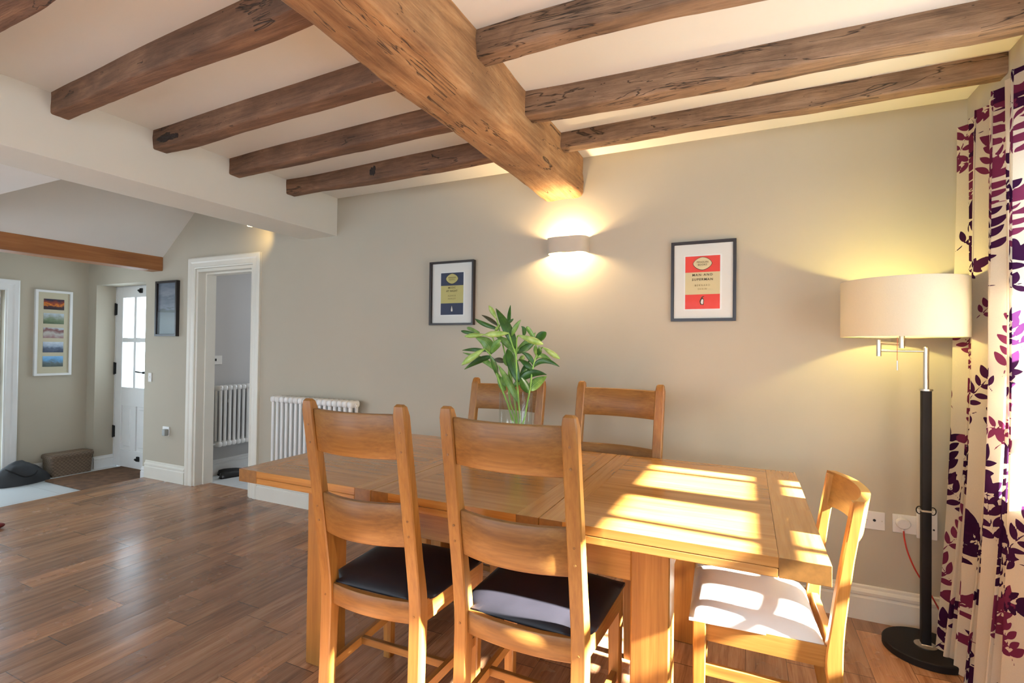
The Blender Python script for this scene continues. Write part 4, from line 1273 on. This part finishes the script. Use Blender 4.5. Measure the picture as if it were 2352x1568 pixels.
LEAVES= [((-1.002, -0.732, 1.242), (-1.054, -0.721, 1.3), (-1.111, -0.749, 1.339), 0.0406, 1), ((-1.142, -0.741, 1.248), (-1.156, -0.742, 1.299), (-1.209, -0.764, 1.327), 0.0586, 1), ((-0.991, -0.754, 1.116), (-1.009, -0.774, 1.218), (-1.009, -0.814, 1.275), 0.0541, 0), ((-1.012, -0.752, 1.291), (-1.04, -0.771, 1.381), (-1.118, -0.728, 1.472), 0.0496, 0), ((-1.116, -0.73, 1.383), (-1.157, -0.715, 1.418), (-1.22, -0.685, 1.443), 0.0203, 2), ((-1.129, -0.731, 1.364), (-1.19, -0.718, 1.397), (-1.222, -0.749, 1.421), 0.0225, 0), ((-1.24, -0.749, 1.345), (-1.267, -0.762, 1.355), (-1.302, -0.749, 1.362), 0.018, 0), ((-1.224, -0.734, 1.358), (-1.264, -0.724, 1.372), (-1.304, -0.689, 1.381), 0.0203, 1), ((-1.163, -0.728, 1.256), (-1.245, -0.711, 1.268), (-1.291, -0.752, 1.264), 0.0203, 0), ((-1.123, -0.738, 1.173), (-1.182, -0.735, 1.218), (-1.308, -0.718, 1.252), 0.027, 1), ((-1.136, -0.742, 1.231), (-1.202, -0.744, 1.213), (-1.263, -0.777, 1.17), 0.0316, 0), ((-0.986, -0.743, 1.03), (-1.034, -0.747, 1.11), (-1.073, -0.788, 1.198), 0.0361, 1), ((-1.076, -0.726, 1.069), (-1.098, -0.706, 1.109), (-1.134, -0.669, 1.157), 0.0338, 1), ((-1.062, -0.74, 1.191), (-1.057, -0.741, 1.225), (-1.039, -0.761, 1.26), 0.0248, 1), ((-1.0, -0.727, 1.259), (-0.959, -0.708, 1.3), (-0.918, -0.701, 1.354), 0.0406, 1), ((-1.002, -0.728, 1.242), (-0.954, -0.711, 1.284), (-0.928, -0.676, 1.305), 0.0338, 0), ((-0.91, -0.742, 1.329), (-0.87, -0.744, 1.337), (-0.843, -0.753, 1.354), 0.0406, 0), ((-0.942, -0.738, 1.341), (-0.962, -0.736, 1.366), (-0.974, -0.743, 1.382), 0.0216, 0), ((-0.901, -0.754, 1.345), (-0.922, -0.775, 1.364), (-0.925, -0.795, 1.374), 0.0216, 1), ((-1.046, -0.731, 1.387), (-1.051, -0.717, 1.434), (-1.022, -0.763, 1.482), 0.0189, 0), ((-1.012, -0.758, 1.332), (-0.984, -0.786, 1.376), (-0.964, -0.773, 1.411), 0.0234, 1), ((-1.037, -0.75, 1.39), (-1.021, -0.765, 1.406), (-1.007, -0.761, 1.418), 0.0144, 0), ((-0.903, -0.743, 1.187), (-0.854, -0.748, 1.221), (-0.773, -0.763, 1.196), 0.0261, 0), ((-0.899, -0.724, 1.223), (-0.882, -0.7, 1.244), (-0.81, -0.731, 1.206), 0.0234, 1), ((-0.972, -0.745, 1.135), (-0.921, -0.753, 1.159), (-0.827, -0.783, 1.159), 0.0406, 0), ((-0.931, -0.737, 1.081), (-0.898, -0.733, 1.114), (-0.838, -0.755, 1.15), 0.0518, 1), ((-0.919, -0.747, 1.171), (-0.937, -0.758, 1.203), (-0.992, -0.733, 1.226), 0.0316, 0), ((-0.91, -0.748, 1.204), (-0.927, -0.761, 1.24), (-0.965, -0.755, 1.255), 0.0248, 0), ((-0.985, -0.727, 1.139), (-0.967, -0.709, 1.18), (-0.928, -0.749, 1.223), 0.0279, 0), ((-0.935, -0.758, 1.074), (-0.937, -0.784, 1.108), (-0.943, -0.812, 1.145), 0.0428, 0), ((-0.998, -0.732, 1.094), (-0.996, -0.721, 1.114), (-0.984, -0.71, 1.128), 0.0279, 1), ((-0.883, -0.751, 1.244), (-0.868, -0.769, 1.265), (-0.866, -0.786, 1.288), 0.0216, 0), ((-0.893, -0.754, 1.244), (-0.887, -0.774, 1.276), (-0.882, -0.778, 1.296), 0.0203, 1), ((-1.109, -0.758, 1.257), (-1.077, -0.786, 1.299), (-1.069, -0.766, 1.307), 0.0383, 1), ((-1.082, -0.728, 1.199), (-1.11, -0.709, 1.219), (-1.157, -0.664, 1.221), 0.027, 2), ((-1.064, -0.734, 1.091), (-1.073, -0.724, 1.115), (-1.101, -0.678, 1.146), 0.0279, 1), ((-1.089, -0.759, 1.141), (-1.093, -0.788, 1.2), (-1.106, -0.809, 1.241), 0.027, 0), ((-1.026, -0.725, 1.113), (-1.051, -0.703, 1.153), (-1.069, -0.676, 1.181), 0.0189, 1)]
# ---------------------------------------------------------------- vase of lilies
def vase_and_lilies():
    V = Vector((-.997, -.745, .7605))
    R_ = .080
    v = thing('vase', 'clear cylindrical glass vase on the table', 'vase', V)
    b = new()
    lathe(b, [(0.0, 0), (R_ - .004, 0), (R_, .004), (R_, .303), (R_ - .0015, .305), (R_ - .0035, .303), (R_ - .0035, .016), (R_ - .010, .012), (0.0, .012)], n=48)
    bmesh.ops.remove_doubles(b, verts=b.verts, dist=1e-6)
    smooth_angle(obj('glass_body', b, M['vase'], v), 40)
    G = 'lily stems standing in the glass vase'
    labels = ['lily stem arching left towards the navy print', 'tallest lily stem with a bud at its tip', 'middle lily stem with two buds drooping left and right', 'right-hand lily stem with a pale bud hanging right', 'lily stem at the back, leaves only']
    own = {0: 0, 1: 1, 2: 2, 3: 3, 4: 4}
    stems = STEMS[:5]; twigs = STEMS[5:]
    feet = [(-.975, -.735), (-.985, -.755), (-.995, -.735), (-1.012, -.745), (-.978, -.760)]
    roots = []
    allpts = []
    for i, s in enumerate(stems):
        foot = Vector((feet[i][0], feet[i][1], .778))
        r = thing('lily', labels[i], 'flower', foot, 0, G)
        pts = [foot] + [Vector(p) for p in s]
        sp = spline(pts, 6)
        b = new(); n = len(sp)
        tube(b, [p - foot for p in sp], .0052, 8, taper=[1 - .35 * k / n for k in range(n)])
        smooth_angle(obj('stem', b, M['stem'], r), 60)
        roots.append((r, foot, sp))
    def nearest(p):
        p = Vector(p); best = None
        for k, (r, foot, sp) in enumerate(roots):
            for q in sp:
                d = (q - p).length
                if best is None or d < best[0]: best = (d, k, q)
        return best
    for tw in twigs:
        d, k, q = nearest(tw[0]); r, foot, sp = roots[k]
        pts = [q] + [Vector(p) for p in tw[1:]]
        b = new(); tube(b, [p - foot for p in spline(pts, 5)], .0034, 8); smooth_angle(obj('stalk', b, M['stem'], r), 60)
        sp.extend(Vector(p) for p in tw[1:])
    for a, c, w in BUDS:
        d, k, q = nearest(a); r, foot, sp = roots[k]
        A, C = Vector(a), Vector(c)
        if d > .006:
            bt = new(); tube(bt, [q - foot, A - foot], .003, 6); obj('stalk', bt, M['stem'], r)
        b = new(); ax = (C - A).normalized(); s1 = ax.orthogonal().normalized(); s2 = ax.cross(s1); L = (C - A).length; rings = []
        for j in range(13):
            t = j / 12
            rr = w * .5 * (math.sin(PI * min(1, t * .93 + .04)) ** .62) * (.62 + .5 * t if t < .75 else 1 - (t - .75) * .9)
            ring = []
            for m_ in range(12):
                an = 2 * PI * m_ / 12
                q_ = rr * (1 + .07 * math.cos(3 * an))
                ring.append(A - foot + ax * L * t + (s1 * math.cos(an) + s2 * math.sin(an)) * q_)
            rings.append(ring)
        loft(b, rings)
        smooth_angle(obj('bud', b, M['bud'], r), 70)
    rnd = random.Random(3)
    for a, mid, tip, w, ty in LEAVES:
        A, B, T = Vector(a), Vector(mid), Vector(tip)
        d, k, q = nearest(a); r, foot, sp = roots[k]
        if d < .12: A = q.lerp(A, .15 if d < .03 else .6)
        # quadratic curve through mid
        Cc = B * 2 - (A + T) * .5
        n, mm = 14, 6
        b = new(); lay = b.verts.layers.float.new('vein'); grid = []
        vd = Vector((.0 - B.x, -2.9 - B.y, 0)).normalized()
        cup = rnd.uniform(.10, .35); twist = rnd.uniform(-.7, .7)
        for i in range(n + 1):
            t = i / n
            p = A * (1-t)**2 + Cc * 2*t*(1-t) + T * t*t
            tg = ((Cc - A) * (1-t) + (T - Cc) * t).normalized()
            sd = tg.cross(vd)
            if sd.length < .05: sd = tg.orthogonal()
            sd = (Matrix.Rotation(twist * (t - .3), 3, tg) @ sd.normalized())
            nn = tg.cross(sd).normalized()
            hw = w * .5 * (math.sin(PI * min(1, .06 + t * .94)) ** .72) * (1.08 - .25 * t)
            hw = max(hw, .0012)
            row = []
            for j in range(mm + 1):
                u = -1 + 2 * j / mm
                vv = b.verts.new(p - foot + sd * u * hw + nn * (abs(u) ** 1.4) * hw * cup)
                vv[lay] = abs(u) if abs(u) > .01 else 0
                row.append(vv)
            grid.append(row)
        for i in range(n):
            for j in range(mm): b.faces.new((grid[i][j], grid[i][j+1], grid[i+1][j+1], grid[i+1][j]))
        o = obj('leaf', b, M['leaf%d' % ty], r, smooth=True)
        sm = o.modifiers.new('thickness', 'SOLIDIFY'); sm.thickness = .0007
vase_and_lilies()

# ---------------------------------------------------------------- curtain
def curtain():
    rnd = random.Random(12)
    Y0, Y1 = -.105, -.665       # along the wall
    ZT = 2.275
    NF = 6.5                    # folds
    def surf(u, z):
        k = 1 - z / ZT
        amp = .024 + .006 * math.sin(u * 9 + 1) + .014 * k
        ph = u * NF * 2 * PI + .5 * math.sin(z * 1.3 + u * 5) + .35 * math.sin(z * 2.7 + 2)
        x = .868 - amp * math.cos(ph) - .014 * math.sin(ph * .5 + z * 1.1)
        y = Y0 + (Y1 - Y0) * u + .010 * math.sin(ph * 2 + .6)
        flare = max(0, (1.25 - z) / 1.25) ** 1.7
        x -= flare * (.070 * (1 - u) + .030)
        y -= flare * .13 * (1 - u) ** 1.5
        x = min(x, .893)
        return Vector((x, y, z))
    NU, NZ = 380, 460
    cum = [0.0]; pp = surf(0, 1.3)
    for i in range(1, NU + 1):
        q = surf(i / NU, 1.3); cum.append(cum[-1] + (q - pp).length); pp = q
    Lflat = cum[-1]             # cloth width before gathering
    # leaf motifs in cloth coordinates (s across, z up)
    leaves = []
    def leaf(cx, cz, ang, L, wd, tone):
        leaves.append((cx, cz, math.cos(ang), math.sin(ang), L, wd, tone))
    def spray(cx, cz, ang, L, tone, small=False):
        n = 4 if small else 5
        ca, sa = math.cos(ang), math.sin(ang)
        px, pz = cx, cz
        bend = rnd.uniform(-.35, .35)
        a = ang
        step = L / n
        for i in range(n):
            leaf(px + math.cos(a) * step * .5, pz + math.sin(a) * step * .5, a, step * .54, .0020, tone)   # twig
            px += math.cos(a) * step; pz += math.sin(a) * step
            a += bend / n
            ll = (.022 if small else .029) * rnd.uniform(.8, 1.15)
            for s in (-1, 1):
                aa = a + s * rnd.uniform(.75, 1.1)
                leaf(px + math.cos(aa) * (ll + .004), pz + math.sin(aa) * (ll + .004), aa, ll, ll * rnd.uniform(.38, .50), tone)
        leaf(px + math.cos(a) * .045, pz + math.sin(a) * .045, a, .040, .018, tone)
    zc = .02
    rowi = 0
    while zc < ZT + .1:
        tone = (0.05, .85)[rowi % 2] if rowi % 3 else .3
        ns = 4
        for k in range(ns):
            sx = (k + .5 * (rowi % 2)) * Lflat / ns + rnd.uniform(-.03, .03)
            tn = tone if rnd.random() < .75 else (.9 if tone < .5 else .1)
            spray(sx, zc + rnd.uniform(-.04, .04), rnd.uniform(.7, 2.5), .20, min(1, max(0, tn + rnd.uniform(-.08, .08))))
            if rnd.random() < .75: spray(sx + rnd.uniform(.06, .12), zc + rnd.uniform(-.05, .10), rnd.uniform(-.6, 3.6), .11, tn, True)
        zc += .155 if rowi % 3 != 1 else .215
        rowi += 1
    # bucket
    cell = .06; B = {}
    for i, (cx, cz, ca, sa, L, wd, tone) in enumerate(leaves):
        r = L + .01
        for a in range(int((cx - r) // cell), int((cx + r) // cell) + 1):
            for c in range(int((cz - r) // cell), int((cz + r) // cell) + 1): B.setdefault((a, c), []).append(i)
    b = new()
    ld = b.verts.layers.float.new('leaf_distance'); lt = b.verts.layers.float.new('leaf_tone')
    rows = []
    for j in range(NZ + 1):
        z = .006 + (ZT - .006) * j / NZ
        row = []
        for i in range(NU + 1):
            u = i / NU
            p = surf(u, z)
            s = cum[i]
            best, tone = .02, .5
            for li in B.get((int(s // cell), int(z // cell)), ()):
                cx, cz, ca, sa, L, wd, tn = leaves[li]
                dx, dz = s - cx, z - cz
                a = dx * ca + dz * sa; c = -dx * sa + dz * ca
                t = a / L
                if abs(t) >= 1.15: continue
                half = wd * max(0, 1 - t * t) ** .85 * (1 - .25 * t)
                d = abs(c) - half
                if abs(t) > 1: d = max(d, (abs(t) - 1) * L)
                if d < best: best, tone = d, tn
            vv = b.verts.new(p); vv[ld] = best; vv[lt] = tone
            row.append(vv)
        rows.append(row)
    for j in range(NZ):
        for i in range(NU): b.faces.new((rows[j][i], rows[j][i+1], rows[j+1][i+1], rows[j+1][i]))
    t = thing('curtain', 'cream floor-length curtain printed with purple leaves at the right edge', 'curtain', (0, 0, 0))
    obj('cloth', b, M['curtain'], t, smooth=True)
    return t
cur = curtain()
pole = new(); tube(pole, [(.886, -.03, 2.2835), (.886, -2.9, 2.2835)], .006, 12)
tag(obj('curtain_rail', pole, M['white']), 'white rail carrying the purple-leaf curtain', 'curtain rail')

# ---------------------------------------------------------------- hall things
def wicker():
    m, nt, b = mat_new('brown_wicker')
    v = objcoord(nt)
    w = nt.nodes.new('ShaderNodeTexWave'); w.bands_direction = 'Z'; w.inputs['Scale'].default_value = 30; w.inputs['Distortion'].default_value = 2; w.inputs['Detail'].default_value = 3; w.inputs['Detail Scale'].default_value = 4
    lk(nt, v, w.inputs['Vector'])
    ch = nt.nodes.new('ShaderNodeTexChecker'); ch.inputs['Scale'].default_value = 60; lk(nt, v, ch.inputs['Vector'])
    f = math_n(nt, 'ADD', math_n(nt, 'MULTIPLY', w.outputs['Fac'], .7), math_n(nt, 'MULTIPLY', ch.outputs['Fac'], .3))
    r = ramp(nt, f, [(.1, (.07, .045, .028)), (.9, (.26, .18, .12))])
    lk(nt, r.outputs['Color'], b.inputs['Base Color']); b.inputs['Roughness'].default_value = .7
    bump(nt, b, f, .6, .004)
    return m
M['wicker'] = wicker()
t = thing('wicker_basket', 'brown lidded wicker basket against the hall wall', 'basket', (-6.170, -.205, -.03))
b = new()
loft(b, [[(px * k, py * k2, z) for px, py in rrect(.20, .345, .030, 3)] for z, k, k2 in ((0, .93, .95), (.02, .95, .965), (.175, 1, 1))])
smooth_angle(obj('basket_body', b, M['wicker'], t), 50)
b = new()
loft(b, [[(px * k, py * k2, z) for px, py in rrect(.215, .365, .032, 3)] for z, k, k2 in ((.172, .99, .99), (.178, 1, 1), (.195, 1, 1), (.208, .96, .975), (.213, .85, .9))])
smooth_angle(obj('lid', b, M['wicker'], t), 50)

M['coir'] = plain('brown_coir_matting', (.13, .062, .028), rough=.95, var=.35, vscale=14, bmp=.6, bscale=180)
b = new(); box(b, -5.97, -5.24, -.47, .172, -.0298, -.014, .003)
tag(obj('door_mat', b, M['coir']), 'brown coir mat inside the front door', 'mat')

# dark soft holdall slumped against the wall
t = thing('holdall', 'slumped black holdall on the hall tiles beside the basket', 'bag', (-6.09, -.585, -.03))
b = new(); bmesh.ops.create_uvsphere(b, u_segments=40, v_segments=24, radius=1)
for v in b.verts:
    x, y, z = v.co
    yy = y
    h = .205 * (1 - .55 * max(0, yy) ** 1.2)
    nx = .115 * x * (1 - .25 * max(0, yy)); ny = .205 * y
    nz = h * (abs(z) ** .8) * (1 if z > 0 else 0)
    e = noise.noise(Vector((x * 2.2, y * 2.8, z * 2.2))) * .016 + abs(noise.noise(Vector((x * 5, y * 7, z * 5)))) * .008
    v.co = Vector((nx * (1 + e * 4), ny, max(0, nz + e * (1 if z > .05 else 0))))
smooth_angle(obj('bag_body', b, plain('black_nylon', (.022, .024, .028), .6, var=.2, bmp=.3, bscale=60), t, smooth=True), 80)
b = new(); tube(b, spline([(.03, -.13, .155), (.085, -.10, .13), (.118, -.03, .08), (.10, .05, .085), (.04, .10, .13)], 6), .006, 8); obj('strap', b, M['black'], t)
b = new(); tube(b, spline([(.02, -.18, .10), (.05, -.215, .07), (.055, -.23, .055)], 5), .005, 8); obj('strap', b, M['black'], t)

# slip-on shoes in the passage
def shoe(label, loc, rot, copy=None):
    r = thing('shoe', label, 'shoe', loc, rot, 'black shoes on the passage floor')
    if copy is None:
        b = new(); rings = []
        prof = [(-.135, .020, .030, .05), (-.128, .034, .046, .06), (-.09, .038, .052, .062), (-.04, .033, .050, .060), (.02, .038, .046, .052), (.075, .045, .036, .042), (.115, .038, .026, .032), (.135, .018, .016, .024)]
        for x, hw, zt, zz in prof:
            rings.append([(x, hw * math.cos(a) , .006 + max(0, math.sin(a)) * zt if math.sin(a) > 0 else .004) for a in [2*PI*k/16 for k in range(16)]])
        loft(b, rings); smooth_angle(obj('upper', b, plain('black_shoe_leather', (.012, .012, .013), .35), r, smooth=True), 60)
        b = new(); loft(b, [[(x, hw * 1.06 * math.cos(a), z) for a in [0, PI/2, PI]] for x, hw, z in ((0, 0, 0),)]) if False else None
        rings = []
        for x, hw, zt, zz in prof: rings.append([(x * 1.02, hw * 1.08, 0), (x * 1.02, hw * 1.08, .009), (x * 1.02, -hw * 1.08, .009), (x * 1.02, -hw * 1.08, 0)])
        b = new(); loft(b, rings); obj('sole', b, M['black'], r)
    else:
        for c in copy.children:
            d = c.copy(); COL.objects.link(d); d.parent = r
    return r
s1 = shoe('black slip-on shoe nearest the skirting in the passage', (-4.625, .47, 0), D2R(66))
shoe('black slip-on shoe lying in front of its pair in the passage', (-4.505, .40, 0), D2R(72), s1)

# small dark red item cut by the left edge of the photo
b = new(); bmesh.ops.create_uvsphere(b, u_segments=20, v_segments=12, radius=1)
for v in b.verts: v.co = Vector((v.co.x * .035, v.co.y * .055, max(0, .02 + v.co.z * .02)))
o = obj('red_item', b, plain('dark_red_felt', (.16, .012, .010), .8), None, smooth=True); o.location = (-4.645, -1.285, 0)
tag(o, 'small dark red rounded item on the floorboards at the left photo edge', 'red_item')
